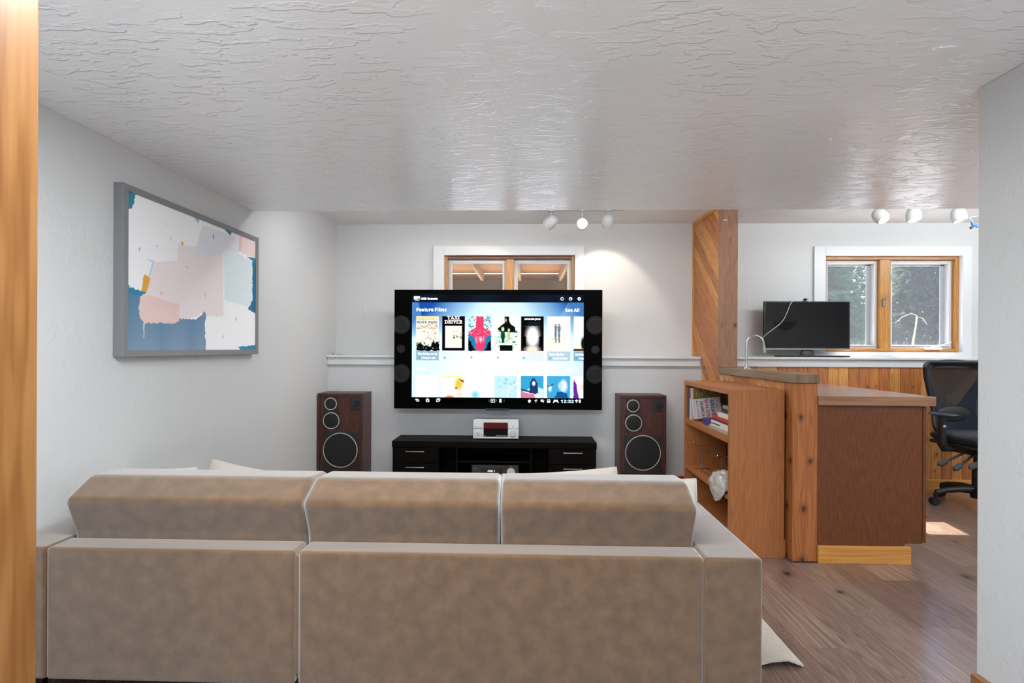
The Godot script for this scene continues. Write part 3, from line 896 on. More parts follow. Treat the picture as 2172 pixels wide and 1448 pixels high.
func build_sofa():
	var at := V(-0.5, 0, 2.3)
	var t := thing("sectional_sofa", "wide beige velvet sectional sofa seen from behind in the foreground", "sofa", at)
	var b := mb(); b.bx(-1.6085, -0.764, 0.104, 0.547, 1.68, 1.782, 0.013, 1, Vector2.ZERO, 4)
	obj("back_panel", b, M.velvet, t)
	b = mb(); b.bx(-0.753, 0.5755, 0.104, 0.547, 1.68, 1.782, 0.013, 1, Vector2(0.3, 0.1), 4)
	obj("back_panel", b, M.velvet, t)
	b = mb(); b.bx(-1.782, -1.609, 0.104, 0.547, 1.68, 2.80, 0.013, 1, Vector2(0.1, 0.4), 4)
	obj("armrest", b, M.velvet, t)
	b = mb(); b.bx(0.576, 0.762, 0.104, 0.547, 1.68, 2.62, 0.013, 1, Vector2(0.6, 0.2), 4)
	obj("armrest", b, M.velvet, t)
	for a in [[-1.63, -1.59], [-0.80, -0.72], [0.55, 0.60]]:
		b = mb(); b.bx(a[0], a[1], 0.13, 0.535, 1.69, 1.76, 0.01)
		obj("back_lining", b, M.seam, t)
	var prof := [Vector2(1.786, 0.43), Vector2(1.782, 0.56), Vector2(1.738, 0.692), Vector2(1.845, 0.752), Vector2(1.99, 0.742), Vector2(2.04, 0.60), Vector2(2.05, 0.43)]
	for a in [[-1.603, -0.772], [-0.766, -0.094], [-0.088, 0.574]]:
		b = mb(); padded(b, prof, a[0], a[1], 0.02, 0.02)
		obj("back_cushion", b, M.velvet, t)
	b = mb(); b.bx(-0.8, 0.573, 0.13, 0.30, 1.783, 2.62, 0.02, 1, Vector2.ZERO, 3)
	obj("seat_base", b, M.velvet, t)
	b = mb(); b.bx(-0.765, -0.094, 0.30, 0.43, 1.79, 2.64, 0.035, 2, Vector2.ZERO, 4)
	obj("seat_cushion", b, M.velvet, t)
	b = mb(); b.bx(-0.088, 0.573, 0.30, 0.43, 1.79, 2.64, 0.035, 2, Vector2.ZERO, 4)
	obj("seat_cushion", b, M.velvet, t)
	b = mb(); b.bx(-1.605, -0.80, 0.13, 0.30, 1.783, 3.14, 0.03, 1, Vector2.ZERO, 3)
	obj("chaise_base", b, M.velvet, t)
	b = mb(); b.bx(-1.605, -0.785, 0.30, 0.43, 1.79, 3.2, 0.05, 2, Vector2.ZERO, 5)
	obj("chaise_cushion", b, M.velvet, t)
	for p in [V(-1.7, 0, 1.76), V(-0.76, 0, 1.76), V(0.68, 0, 1.76), V(0.68, 0, 2.54), V(-1.7, 0, 2.72), V(-0.9, 0, 3.05), V(-0.7, 0, 2.54)]:
		b = mb(); b.lathe([Vector2(0, 0.009), Vector2(0.018, 0.009), Vector2(0.024, 0.115), Vector2(0, 0.115)], Transform3D(Basis(), p), 14)
		obj("leg", b, M.black, t)
	pillow(V(-1.635, 0.519, 2.16), 0.30, 0.40, 0.14, 0.0, -0.7, 0.1, "cream pillow at the left end of the sofa beside the wall")
	pillow(V(-1.335, 0.448, 2.34), 0.47, 0.44, 0.17, -0.12, -0.4, -0.15, "cream pillow tilting down to the right, second from the left wall")
	pillow(V(0.165, 0.482, 2.24), 0.52, 0.43, 0.16, 0.075, -0.55, 0.0, "wide cream pillow behind the right back cushion, below the dark amplifier")
	pillow(V(0.545, 0.435, 2.29), 0.42, 0.42, 0.14, 0.05, -0.35, -0.2, "cream pillow with only a corner showing at the right sofa arm")
	# rug under the sofa with a curled corner
	at = V(-0.2, 0, 2.9)
	t = thing("rug", "cream textured rug under the sofa with a curled front corner", "rug", at)
	for lay in 2:
		b = mb()
		var P := []
		for i in 41:
			var row := []
			for j in 33:
				var x := -1.3 + 2.366 * i / 40.0
				if i > 28: x = 0.356 + 0.71 * (i - 28) / 12.0
				var d := 2.01 + 1.9 * pow(j / 32.0, 2.0)
				var lift := 0.028 * exp(-pow((x - 0.985) / 0.055, 2.0)) * exp(-pow((d - 2.0) / 0.09, 2.0))
				row.append(V(x, 0.0015 + 0.0075 * lay + lift, d))
			P.append(row)
		b.grid(P, false, lay == 0)
		if lay == 1:
			for i in 40:
				var q: Vector3 = P[i][0]; var r: Vector3 = P[i + 1][0]
				b.flat(q, r, r - Vector3(0, 0.0075, 0), q - Vector3(0, 0.0075, 0), Vector3.BACK)
			for j in 32:
				var q: Vector3 = P[40][j]; var r: Vector3 = P[40][j + 1]
				b.flat(q, r, r - Vector3(0, 0.0075, 0), q - Vector3(0, 0.0075, 0), Vector3.RIGHT)
		obj(["backing", "pile"][lay], b, [M.rugback, M.rug][lay], t)

# ------------------------------------------------------------------ media console and its equipment
func build_console():
	var at := V(-0.275, 0, 4.45)
	var t := thing("media_console", "low espresso-brown media console with drawers under the television", "tv stand", at)
	var b := mb(); b.bx(-1.128, 0.58, 0.392, 0.443, 4.285, 4.598, 0.003, 0)
	obj("top", b, M.espresso, t)
	for x in [[-1.125, -1.105], [-0.755, -0.735], [-0.59, -0.575], [0.03, 0.045], [0.18, 0.20], [0.557, 0.577]]:
		b = mb(); b.bx(x[0], x[1], 0.02, 0.392, 4.30, 4.59, 0.002)
		obj("upright", b, M.espresso, t)
	b = mb(); b.bx(-1.105, 0.557, 0.02, 0.06, 4.30, 4.59, 0.002, 0)
	obj("bottom", b, M.espresso, t)
	b = mb(); b.bx(-1.11, 0.56, 0, 0.02, 4.33, 4.58, 0.002, 0)
	obj("plinth", b, M.espresso, t)
	b = mb(); b.bx(-1.105, 0.557, 0.06, 0.392, 4.58, 4.59, 0)
	obj("back_panel", b, M.espresso, t)
	b = mb(); b.bx(-0.575, 0.03, 0.262, 0.278, 4.31, 4.58, 0.002, 0)
	obj("shelf", b, M.espresso, t)
	for a in [[-1.122, -0.742], [0.19, 0.575]]:
		for y in [[0.262, 0.388], [0.128, 0.256], [0.03, 0.122]]:
			b = mb(); b.bx(a[0], a[1], y[0], y[1], 4.288, 4.306, 0.002, 0)
			var dr := obj("drawer", b, M.espresso, t)
			var hy: float = y[1] - 0.03
			var hx: float = (a[0] + a[1]) / 2
			b = mb(); b.tube([V(hx - 0.076, hy, 4.288), V(hx - 0.076, hy, 4.27), V(hx + 0.076, hy, 4.27), V(hx + 0.076, hy, 4.288)], 0.005, 8)
			obj("handle", b, M.steel, dr)
	# white receiver on the console
	at = V(-0.263, 0.443, 4.49)
	t = thing("receiver", "white stereo receiver with a dark red display on the media console", "receiver", at)
	b = mb(); b.bx(-0.452, -0.074, 0.452, 0.606, 4.412, 4.58, 0.004)
	obj("case", b, M.silver, t)
	b = mb(); b.bx(-0.458, -0.069, 0.535, 0.611, 4.40, 4.414, 0.003); b.bx(-0.458, -0.069, 0.45, 0.532, 4.40, 4.414, 0.003)
	obj("front_panel", b, M.white, t)
	b = mb(); b.bx(-0.368, -0.161, 0.468, 0.588, 4.397, 4.404, 0.001)
	obj("display", b, mat(C(14, 12, 12), 0.2), t, "dark display glass")
	b = mb(); b.bx(-0.366, -0.163, 0.538, 0.586, 4.3955, 4.398, 0)
	obj("display_band", b, mat(C(96, 18, 22), 0.25), t, "dark red display band")
	letters("OSD", 0.006, M.whiteink, t, V(-0.363, 0.477, 4.3955) - at, Basis(), false)
	letters("audio  video  sub  hdmi 1", 0.006, M.whiteink, t, V(-0.165, 0.477, 4.3955) - at, Basis(), true, 1.0, "lettering", 2)
	for a in [[-0.118, 0.497, 0.026, "volume_knob"], [-0.412, 0.498, 0.017, "selector_knob"], [-0.43, 0.556, 0.010, "button"], [-0.392, 0.556, 0.006, "button"], [-0.118, 0.556, 0.006, "button"]]:
		b = mb()
		var r: float = a[2]
		b.lathe([Vector2(r, 0), Vector2(r, 0.010), Vector2(r - 0.002, 0.012), Vector2(0, 0.012)], Transform3D(Basis(Vector3.RIGHT, PI / 2), V(a[0], a[1], 4.402)), 24)
		obj(a[3], b, M.silver, t)
	for x in [-0.42, -0.10]:
		for d in [4.44, 4.55]:
			b = mb(); b.lathe([Vector2(0, 0), Vector2(0.014, 0), Vector2(0.014, 0.01), Vector2(0, 0.01)], Transform3D(Basis(), V(x, 0.443, d)), 12)
			obj("foot", b, M.black, t)
	# dark amplifier in the middle bay
	at = V(-0.265, 0.06, 4.45)
	t = thing("amplifier", "charcoal amplifier with a lit display inside the media console", "amplifier", at)
	b = mb(); b.bx(-0.455, -0.075, 0.068, 0.236, 4.352, 4.56, 0.004)
	obj("case", b, M.dark, t)
	b = mb(); b.bx(-0.463, -0.067, 0.066, 0.238, 4.34, 4.354, 0.003)
	obj("front_panel", b, mat(C(58, 59, 61), 0.45), t)
	b = mb(); b.bx(-0.386, -0.198, 0.168, 0.212, 4.338, 4.343, 0.001)
	obj("display", b, mat(C(8, 8, 9), 0.15), t)
	letters("AUX 1", 0.016, glow(Color(0.9, 0.95, 1.0), 0.9), t, V(-0.297, 0.189, 4.337) - at, Basis(), true, 1.0, "display_lettering", 1)
	b = mb(); b.lathe([Vector2(0.035, 0), Vector2(0.034, 0.02), Vector2(0.031, 0.023), Vector2(0, 0.023)], Transform3D(Basis(Vector3.RIGHT, PI / 2), V(-0.131, 0.182, 4.342)), 32)
	obj("volume_knob", b, M.silver, t)
	letters("VOLUME", 0.004, M.whiteink, t, V(-0.131, 0.229, 4.3395) - at, Basis(), true, 1.0, "lettering", 1)
	for k in 7: letters(["Radio", "Guide", "Search", "BD", "CD", "TV", "Aux"][k], 0.005, M.whiteink, t, V(-0.377 + 0.029 * k, 0.157, 4.3395) - at, Basis(), true, 1.0, "lettering", 1)
	for k in 3: letters(["Power", "Display", "Phones"][k], 0.005, M.whiteink, t, V(-0.43, 0.21 - 0.041 * k, 4.3395) - at, Basis(), true, 1.0, "lettering", 1)
	b = mb(); b.lathe([Vector2(0.007, 0), Vector2(0.007, 0.003), Vector2(0.005, 0.003), Vector2(0.005, 0)], Transform3D(Basis(Vector3.RIGHT, PI / 2), V(-0.43, 0.113, 4.341)), 16)
	obj("headphone_socket", b, M.steel, t)
	b = mb(); b.bx(-0.303, -0.283, 0.107, 0.122, 4.338, 4.341, 0.001, 0)
	obj("disc_mark", b, M.steel, t)
	for x in [-0.43, -0.10]:
		for d in [4.37, 4.54]:
			b = mb(); b.lathe([Vector2(0, 0), Vector2(0.012, 0), Vector2(0.012, 0.01), Vector2(0, 0.01)], Transform3D(Basis(), V(x, 0.06, d)), 12)
			obj("foot", b, M.black, t)

# ------------------------------------------------------------------ drawing on an Image
func box2(im: Image, x0: float, y0: float, x1: float, y1: float, c: Color):
	im.fill_rect(Rect2i(int(x0), int(y0), int(x1 - x0), int(y1 - y0)), c)

func ell(im: Image, cx: float, cy: float, rx: float, ry: float, c: Color, soft := 0.1):
	for y in range(maxi(0, int(cy - ry)), mini(im.get_height(), int(cy + ry) + 1)):
		for x in range(maxi(0, int(cx - rx)), mini(im.get_width(), int(cx + rx) + 1)):
			var q := sqrt(pow((x - cx) / rx, 2) + pow((y - cy) / ry, 2))
			if q < 1.0: im.set_pixel(x, y, im.get_pixel(x, y).lerp(c, clampf((1.0 - q) / soft, 0, 1)))

func poly(im: Image, pts: Array, c: Color, wob := 0.0):
	var lo := Vector2(1e9, 1e9); var hi := -lo
	var P := PackedVector2Array(pts)
	for p in P: lo = lo.min(p); hi = hi.max(p)
	var n := noise(3, 0.05, 3)
	for y in range(maxi(0, int(lo.y - wob)), mini(im.get_height(), int(hi.y + wob) + 1)):
		for x in range(maxi(0, int(lo.x - wob)), mini(im.get_width(), int(hi.x + wob) + 1)):
			var q := Vector2(x, y)
			if wob > 0.0: q += Vector2(n.get_noise_2d(x, y), n.get_noise_2d(x + 500, y)) * wob
			if Geometry2D.is_point_in_polygon(q, P): im.set_pixel(x, y, c)

func sheet(called: String, im: Image, p: Array, n: Vector3, parent: Node, rough := 0.5, energy := 0.0, label := "") -> MeshInstance3D:
	var b := mb()
	b.quad(p, [n, n, n, n], [Vector2(0, 0), Vector2(1, 0), Vector2(1, 1), Vector2(0, 1)])
	var m := mat(Color.WHITE, rough)
	m.texture_repeat = false
	if energy > 0.0:
		m.albedo_color = Color(0.0, 0.0, 0.0); m.metallic_specular = 0.1
		m.emission_enabled = true; m.emission_texture = tex(im); m.emission_energy_multiplier = energy
	else: m.albedo_texture = tex(im)
	return obj(called, b, m, parent, label)

func screen_image() -> Image:
	var w := 823; var h := 525
	var im := Image.create(w, h, false, Image.FORMAT_RGB8)
	im.fill(Color.BLACK)
	# header with faint slanted bands
	for y in 37:
		for x in w:
			var t := 0.75 + 0.25 * sin((x + y * 0.8) * 0.022)
			im.set_pixel(x, y, Color(0.055 * t, 0.10 * t, 0.17 * t) if x < 700 else Color(0.055, 0.10, 0.17) * (0.75 + 0.25 * float(820 - x) / 120.0))
	# main area: white centre, blue towards the upper corners
	for y in range(37, 494):
		for x in w:
			var u := float(x) / w; var v := float(y - 37) / 457.0
			var side := pow(absf(u - 0.52) / 0.52, 2.2)
			var up := clampf(1.0 - v * 2.6, 0.0, 1.0)
			var t := clampf(side * (0.25 + 0.95 * up) + 0.42 * up * (0.35 + side), 0.0, 1.0)
			if u < 0.16:
				var arc := sqrt(pow(u + 0.50, 2) * 2.2 + pow(v - 0.55, 2) * 0.35)
				if arc < 0.86: t = t * 0.72
			if u > 0.82 and v < 0.9:
				if absf((u - 0.9) * 1.6 + (v - 0.25) * 0.5) < 0.11: t *= 0.78
			var c := Color(1, 1, 1).lerp(Color(0.72, 0.90, 0.98), clampf(t * 3.0, 0, 1)).lerp(Color(0.10, 0.32, 0.66), clampf(t * 1.25 - 0.25, 0, 1))
			im.set_pixel(x, y, c)
	var k := Color.BLACK
	var wht := Color.WHITE
	# caption panels
	for a in [[20, 130, 0.55], [650, 760, 0.35], [776, 823, 0.6], [525, 633, 0.12], [146, 255, 0.04]]:
		for y in range(271, 316):
			for x in range(a[0], a[1]):
				im.set_pixel(x, y, im.get_pixel(x, y).lerp(Color(0.38, 0.56, 0.68), a[2]))
	for a in [[36, 303], [158, 303], [287, 301], [414, 301], [538, 302], [664, 303], [789, 304]]:
		ell(im, a[0], a[1], 6, 6, Color(0.1, 0.75, 0.85), 0.5)
	# poster 1: pale war picture, dark along the bottom
	box2(im, 20, 104, 130, 269, Color(1, 0.99, 0.93)); box2(im, 20, 104, 130, 122, Color(1, 0.93, 0.70))
	rng.seed = 9
	for q in 26: ell(im, 22 + rng.randf() * 106, 146 + rng.randf() * 18, 3 + rng.randf() * 9, 2 + rng.randf() * 4, Color(0.75, 0.62, 0.42), 0.9)
	poly(im, [Vector2(20, 240), Vector2(38, 228), Vector2(48, 240), Vector2(70, 246), Vector2(84, 250), Vector2(96, 236), Vector2(104, 214), Vector2(112, 236), Vector2(130, 222), Vector2(130, 269), Vector2(20, 269)], Color(0.02, 0.05, 0.05), 7.0)
	for q in 70: ell(im, 21 + rng.randf() * 106, 140 + rng.randf() * 96, 1 + rng.randf() * 8, 0.8 + rng.randf() * 3, [Color(0.9, 0.84, 0.68), Color(0.62, 0.54, 0.38), Color(1, 1, 0.97), Color(0.96, 0.90, 0.76)][q % 4], 0.9)
	for q in 30: ell(im, 21 + rng.randf() * 106, 226 + rng.randf() * 36, 1 + rng.randf() * 5, 1 + rng.randf() * 4, [Color(0.25, 0.45, 0.46), Color(0.02, 0.06, 0.06), Color(0.95, 0.97, 0.92)][q % 3], 0.8)
	for q in 14: ell(im, 24 + rng.randf() * 100, 170 + rng.randf() * 60, 2 + rng.randf() * 5, 1 + rng.randf() * 2, Color(0.35, 0.32, 0.24), 0.8)
	# poster 2: black with a cream sheet
	box2(im, 146, 104, 255, 269, Color(0.03, 0.0, 0.06)); box2(im, 160, 150, 241, 256, Color(1, 0.98, 0.92))
	for q in 10: ell(im, 200 + rng.randf() * 38, 175 + rng.randf() * 36, 3 + rng.randf() * 6, 3 + rng.randf() * 5, [Color(0.2, 0.18, 0.15), Color(0.6, 0.7, 0.65), Color(0.85, 0.8, 0.6)][q % 3], 0.6)
	# poster 3: abstract red shape between blue splashes
	box2(im, 272, 104, 381, 269, Color(0.86, 0.96, 0.98))
	for q in 130:
		var x := 272 + rng.randf() * 109
		ell(im, x, 104 + rng.randf() * 72, 1 + rng.randf() * 5, 1 + rng.randf() * 4, [Color(0.03, 0.30, 0.42), Color(0.10, 0.66, 0.82), Color(0.02, 0.08, 0.12), Color(0.9, 0.98, 1)][q % 4], 0.8)
	box2(im, 272, 204, 381, 269, Color(0.02, 0.05, 0.08))
	poly(im, [Vector2(272, 188), Vector2(300, 190), Vector2(316, 269), Vector2(300, 262), Vector2(284, 226), Vector2(272, 216)], Color(0.08, 0.52, 0.76), 5.0)
	poly(im, [Vector2(381, 188), Vector2(354, 190), Vector2(340, 269), Vector2(354, 262), Vector2(370, 226), Vector2(381, 216)], Color(0.08, 0.52, 0.76), 5.0)
	poly(im, [Vector2(272, 226), Vector2(284, 232), Vector2(304, 269), Vector2(272, 269)], Color(0.02, 0.04, 0.06), 4.0)
	poly(im, [Vector2(381, 226), Vector2(370, 232), Vector2(350, 269), Vector2(381, 269)], Color(0.02, 0.04, 0.06), 4.0)
	poly(im, [Vector2(310, 104), Vector2(344, 104), Vector2(346, 158), Vector2(380, 176), Vector2(378, 190), Vector2(356, 206), Vector2(346, 269), Vector2(310, 269), Vector2(300, 206), Vector2(274, 190), Vector2(272, 178), Vector2(308, 158)], Color(0.92, 0.26, 0.42), 3.0)
	for q in 60:
		var x := 278 + rng.randf() * 98
		ell(im, x, 168 + rng.randf() * 26, 1 + rng.randf() * 5, 1 + rng.randf() * 2, [Color(0.98, 0.62, 0.72), Color(0.72, 0.10, 0.24), Color(1, 0.9, 0.92)][q % 3], 0.8)
	for q in 14:
		var x := 306 + rng.randf() * 44
		var y := 196 + rng.randf() * 12
		poly(im, [Vector2(x, y), Vector2(x + 1.6, y), Vector2(x + 5 - rng.randf() * 10, y + 20 + rng.randf() * 22), Vector2(x - 1, y + 12)], Color(1, 0.85, 0.9))
	# poster 4: dark figure over green shapes
	box2(im, 398, 104, 508, 269, Color(0.97, 1, 0.98))
	poly(im, [Vector2(414, 160), Vector2(444, 136), Vector2(446, 104), Vector2(466, 104), Vector2(468, 134), Vector2(496, 158), Vector2(500, 182), Vector2(412, 176)], Color(0.03, 0.06, 0.04), 3.0)
	ell(im, 452, 122, 6, 14, Color(0.85, 0.7, 0.5), 0.6)
	for q in 16: ell(im, 402 + rng.randf() * 100, 172 + rng.randf() * 84, 4 + rng.randf() * 14, 3 + rng.randf() * 8, [Color(0.1, 0.6, 0.35), Color(0.6, 0.92, 0.75), Color(0.85, 1, 0.9)][q % 3], 0.7)
	poly(im, [Vector2(428, 170), Vector2(444, 170), Vector2(448, 200), Vector2(442, 234), Vector2(434, 234), Vector2(428, 200)], Color(0.0, 0.3, 0.2), 2.0)
	for q in 60: ell(im, 400 + rng.randf() * 106, 168 + rng.randf() * 94, 1 + rng.randf() * 6, 1 + rng.randf() * 4, [Color(0.05, 0.5, 0.3), Color(0.75, 0.97, 0.86), Color(0.02, 0.16, 0.1), Color(0.3, 0.78, 0.55)][q % 4], 0.8)
	ell(im, 437, 164, 9, 13, Color(0.98, 0.93, 0.72), 0.4); ell(im, 466, 170, 7, 11, Color(0.95, 0.9, 0.72), 0.4)
	poly(im, [Vector2(460, 178), Vector2(472, 178), Vector2(474, 220), Vector2(460, 220)], Color(0.8, 0.82, 0.6), 2.0)
	box2(im, 424, 242, 484, 269, Color(0.02, 0.05, 0.03))
	# poster 5: black with a pale glow
	box2(im, 525, 104, 633, 269, Color(0.02, 0.02, 0.03))
	ell(im, 580, 200, 44, 74, wht, 0.5); ell(im, 578, 262, 50, 24, Color(1, 0.92, 0.86), 0.6); box2(im, 528, 200, 548, 246, k); box2(im, 612, 200, 632, 246, k)
	ell(im, 546, 152, 9, 3, Color(0.3, 0.3, 0.3), 0.6); ell(im, 611, 152, 9, 3, Color(0.3, 0.3, 0.3), 0.6)
	poly(im, [Vector2(550, 148), Vector2(566, 126), Vector2(590, 132), Vector2(612, 128), Vector2(618, 146), Vector2(590, 150)], Color(0.05, 0.1, 0.14), 3.0)
	# poster 6: two small figures on a pale meadow
	box2(im, 650, 104, 760, 269, Color(1, 1, 0.98))
	for q in 40: ell(im, 652 + rng.randf() * 106, 206 + rng.randf() * 60, 5 + rng.randf() * 10, 2 + rng.randf() * 3, Color(0.98, 0.97, 0.8), 0.9)
	for q in 6: ell(im, 672 + rng.randf() * 70, 206 + rng.randf() * 6, 5, 4, Color(0.75, 0.88, 0.55), 0.8)
	for a in [[690, 1.0], [706, 1.06]]:
		poly(im, [Vector2(a[0] - 8, 150), Vector2(a[0] + 7, 148), Vector2(a[0] + 5, 186), Vector2(a[0] + 3, 230), Vector2(a[0] - 3, 230), Vector2(a[0] - 5, 186)], Color(0.45, 0.52, 0.55), 3.0)
		ell(im, a[0], 143, 5, 6, Color(0.55, 0.5, 0.45), 0.5)
	# poster 7, cut by the screen edge
	box2(im, 776, 104, 823, 269, Color(1, 0.99, 0.97)); ell(im, 820, 232, 12, 36, Color(0.04, 0.12, 0.06), 0.5); box2(im, 776, 258, 823, 269, Color(0.35, 0.25, 0.18))
	# second row
	box2(im, 20, 388, 130, 494, wht)
	box2(im, 146, 388, 255, 494, Color(1, 0.99, 0.95)); box2(im, 146, 388, 255, 400, Color(1, 0.95, 0.72))
	ell(im, 226, 430, 24, 36, Color(0.98, 0.78, 0.25), 0.6); ell(im, 214, 448, 7, 6, Color(0.55, 0.2, 0.25), 0.6); ell(im, 232, 480, 24, 18, Color(0.98, 0.88, 0.8), 0.8); ell(im, 182, 492, 28, 12, Color(0.95, 0.55, 0.3), 0.7)
	poly(im, [Vector2(222, 402), Vector2(252, 412), Vector2(250, 424), Vector2(232, 410)], Color(0.5, 0.35, 0.15), 2.0)
	ell(im, 306, 480, 26, 26, Color(0.5, 0.85, 0.97), 0.8); ell(im, 340, 470, 26, 20, Color(0.9, 0.92, 0.98), 0.9)
	box2(im, 398, 388, 508, 494, Color(0.78, 0.93, 0.98))
	for q in 26: ell(im, 400 + rng.randf() * 106, 392 + rng.randf() * 100, 5 + rng.randf() * 14, 3 + rng.randf() * 9, [Color(0.55, 0.82, 0.95), Color(0.92, 0.98, 1), Color(0.95, 0.9, 0.96)][q % 3], 0.8)
	box2(im, 525, 388, 633, 494, Color(0.22, 0.66, 0.84))
	poly(im, [Vector2(526, 470), Vector2(560, 450), Vector2(600, 440), Vector2(633, 450), Vector2(633, 494), Vector2(526, 494)], Color(0.85, 0.93, 0.98), 5.0)
	ell(im, 585, 420, 17, 26, Color(0.08, 0.18, 0.36), 0.5); poly(im, [Vector2(568, 420), Vector2(604, 420), Vector2(608, 470), Vector2(566, 470)], Color(0.1, 0.24, 0.45), 4.0); ell(im, 586, 424, 10, 15, Color(0.96, 0.95, 0.97), 0.4)
	poly(im, [Vector2(526, 464), Vector2(590, 478), Vector2(600, 494), Vector2(526, 494)], Color(0.85, 0.5, 0.62), 4.0); poly(im, [Vector2(526, 448), Vector2(600, 470), Vector2(598, 476), Vector2(526, 456)], Color(0.2, 0.2, 0.4), 1.0)
	box2(im, 650, 388, 760, 494, Color(0.25, 0.68, 0.86))
	ell(im, 728, 436, 24, 40, Color(0.93, 0.95, 1), 0.5); ell(im, 712, 434, 14, 22, Color(0.72, 0.88, 0.98), 0.5); poly(im, [Vector2(684, 494), Vector2(700, 462), Vector2(740, 466), Vector2(752, 494)], Color(0.1, 0.34, 0.6), 4.0)
	ell(im, 664, 446, 11, 22, Color(0.9, 0.95, 1), 0.5); poly(im, [Vector2(652, 436), Vector2(680, 424), Vector2(682, 428), Vector2(652, 442)], Color(0.3, 0.3, 0.4))
	box2(im, 776, 388, 823, 494, Color(1, 0.98, 1)); poly(im, [Vector2(776, 404), Vector2(790, 430), Vector2(800, 494), Vector2(776, 494)], Color(0.42, 0.16, 0.62), 3.0); ell(im, 818, 440, 12, 24, Color(0.96, 0.88, 0.8), 0.6)
	box2(im, 0, 494, w, h, k)
	# header icons
	box2(im, 8, 8, 38, 24, wht); box2(im, 26, 17, 36, 22, Color(0.5, 0.55, 0.6)); box2(im, 14, 26, 34, 29, wht)
	for a in [720, 760, 801]: ell(im, a, 19, 9.5, 9.5, wht, 0.2)
	ell(im, 720, 19, 5, 5, Color(0.05, 0.08, 0.13), 0.4); box2(im, 721, 17, 728, 21, Color(0.05, 0.08, 0.13)); ell(im, 760, 20, 5, 5, Color(0.05, 0.08, 0.13), 0.4); box2(im, 758, 12, 762, 19, wht)
	poly(im, [Vector2(799, 21), Vector2(805, 14), Vector2(803, 20), Vector2(797, 24)], Color(0.3, 0.33, 0.4))
	# navigation bar
	poly(im, [Vector2(16, 505), Vector2(22, 499), Vector2(22, 503), Vector2(33, 503), Vector2(36, 508), Vector2(35, 514), Vector2(22, 514), Vector2(22, 511), Vector2(31, 511), Vector2(31, 507), Vector2(22, 507), Vector2(22, 511)], wht)
	poly(im, [Vector2(66, 507), Vector2(76, 497), Vector2(87, 507), Vector2(84, 507), Vector2(84, 516), Vector2(69, 516), Vector2(69, 507)], wht); box2(im, 74, 508, 79, 514, k)
	box2(im, 122, 499, 138, 510, wht); box2(im, 125, 502, 135, 508, k); box2(im, 118, 504, 134, 516, wht); box2(im, 121, 508, 131, 513, k)
	box2(im, 372, 502, 374, 515, Color(0.5, 0.5, 0.5)); box2(im, 381, 500, 402, 517, wht); box2(im, 384, 503, 399, 514, k); box2(im, 386, 505, 394, 509, wht); box2(im, 386, 505, 389, 513, wht)
	box2(im, 408, 502, 410, 515, Color(0.5, 0.5, 0.5)); box2(im, 422, 499, 433, 517, wht); box2(im, 444, 502, 446, 515, Color(0.5, 0.5, 0.5))
	ell(im, 566, 508, 8, 8, wht, 0.2); box2(im, 563, 514, 569, 518, wht); box2(im, 596, 500, 599, 516, wht); ell(im, 593, 506, 4, 3, wht, 0.4); ell(im, 601, 504, 4, 3, wht, 0.4)
	box2(im, 620, 501, 633, 512, wht); poly(im, [Vector2(630, 510), Vector2(638, 504), Vector2(632, 517)], wht); box2(im, 650, 500, 666, 516, wht); box2(im, 653, 503, 663, 509, k); box2(im, 656, 505, 663, 509, wht)
	poly(im, [Vector2(678, 516), Vector2(683, 501), Vector2(688, 500), Vector2(692, 503), Vector2(697, 500), Vector2(700, 501), Vector2(706, 516), Vector2(702, 517), Vector2(696, 510), Vector2(688, 510), Vector2(682, 517)], wht)
	poly(im, [Vector2(782, 503), Vector2(790, 499), Vector2(798, 503), Vector2(790, 516)], wht); box2(im, 802, 501, 811, 516, wht); box2(im, 804, 499, 809, 501, wht)
	return im

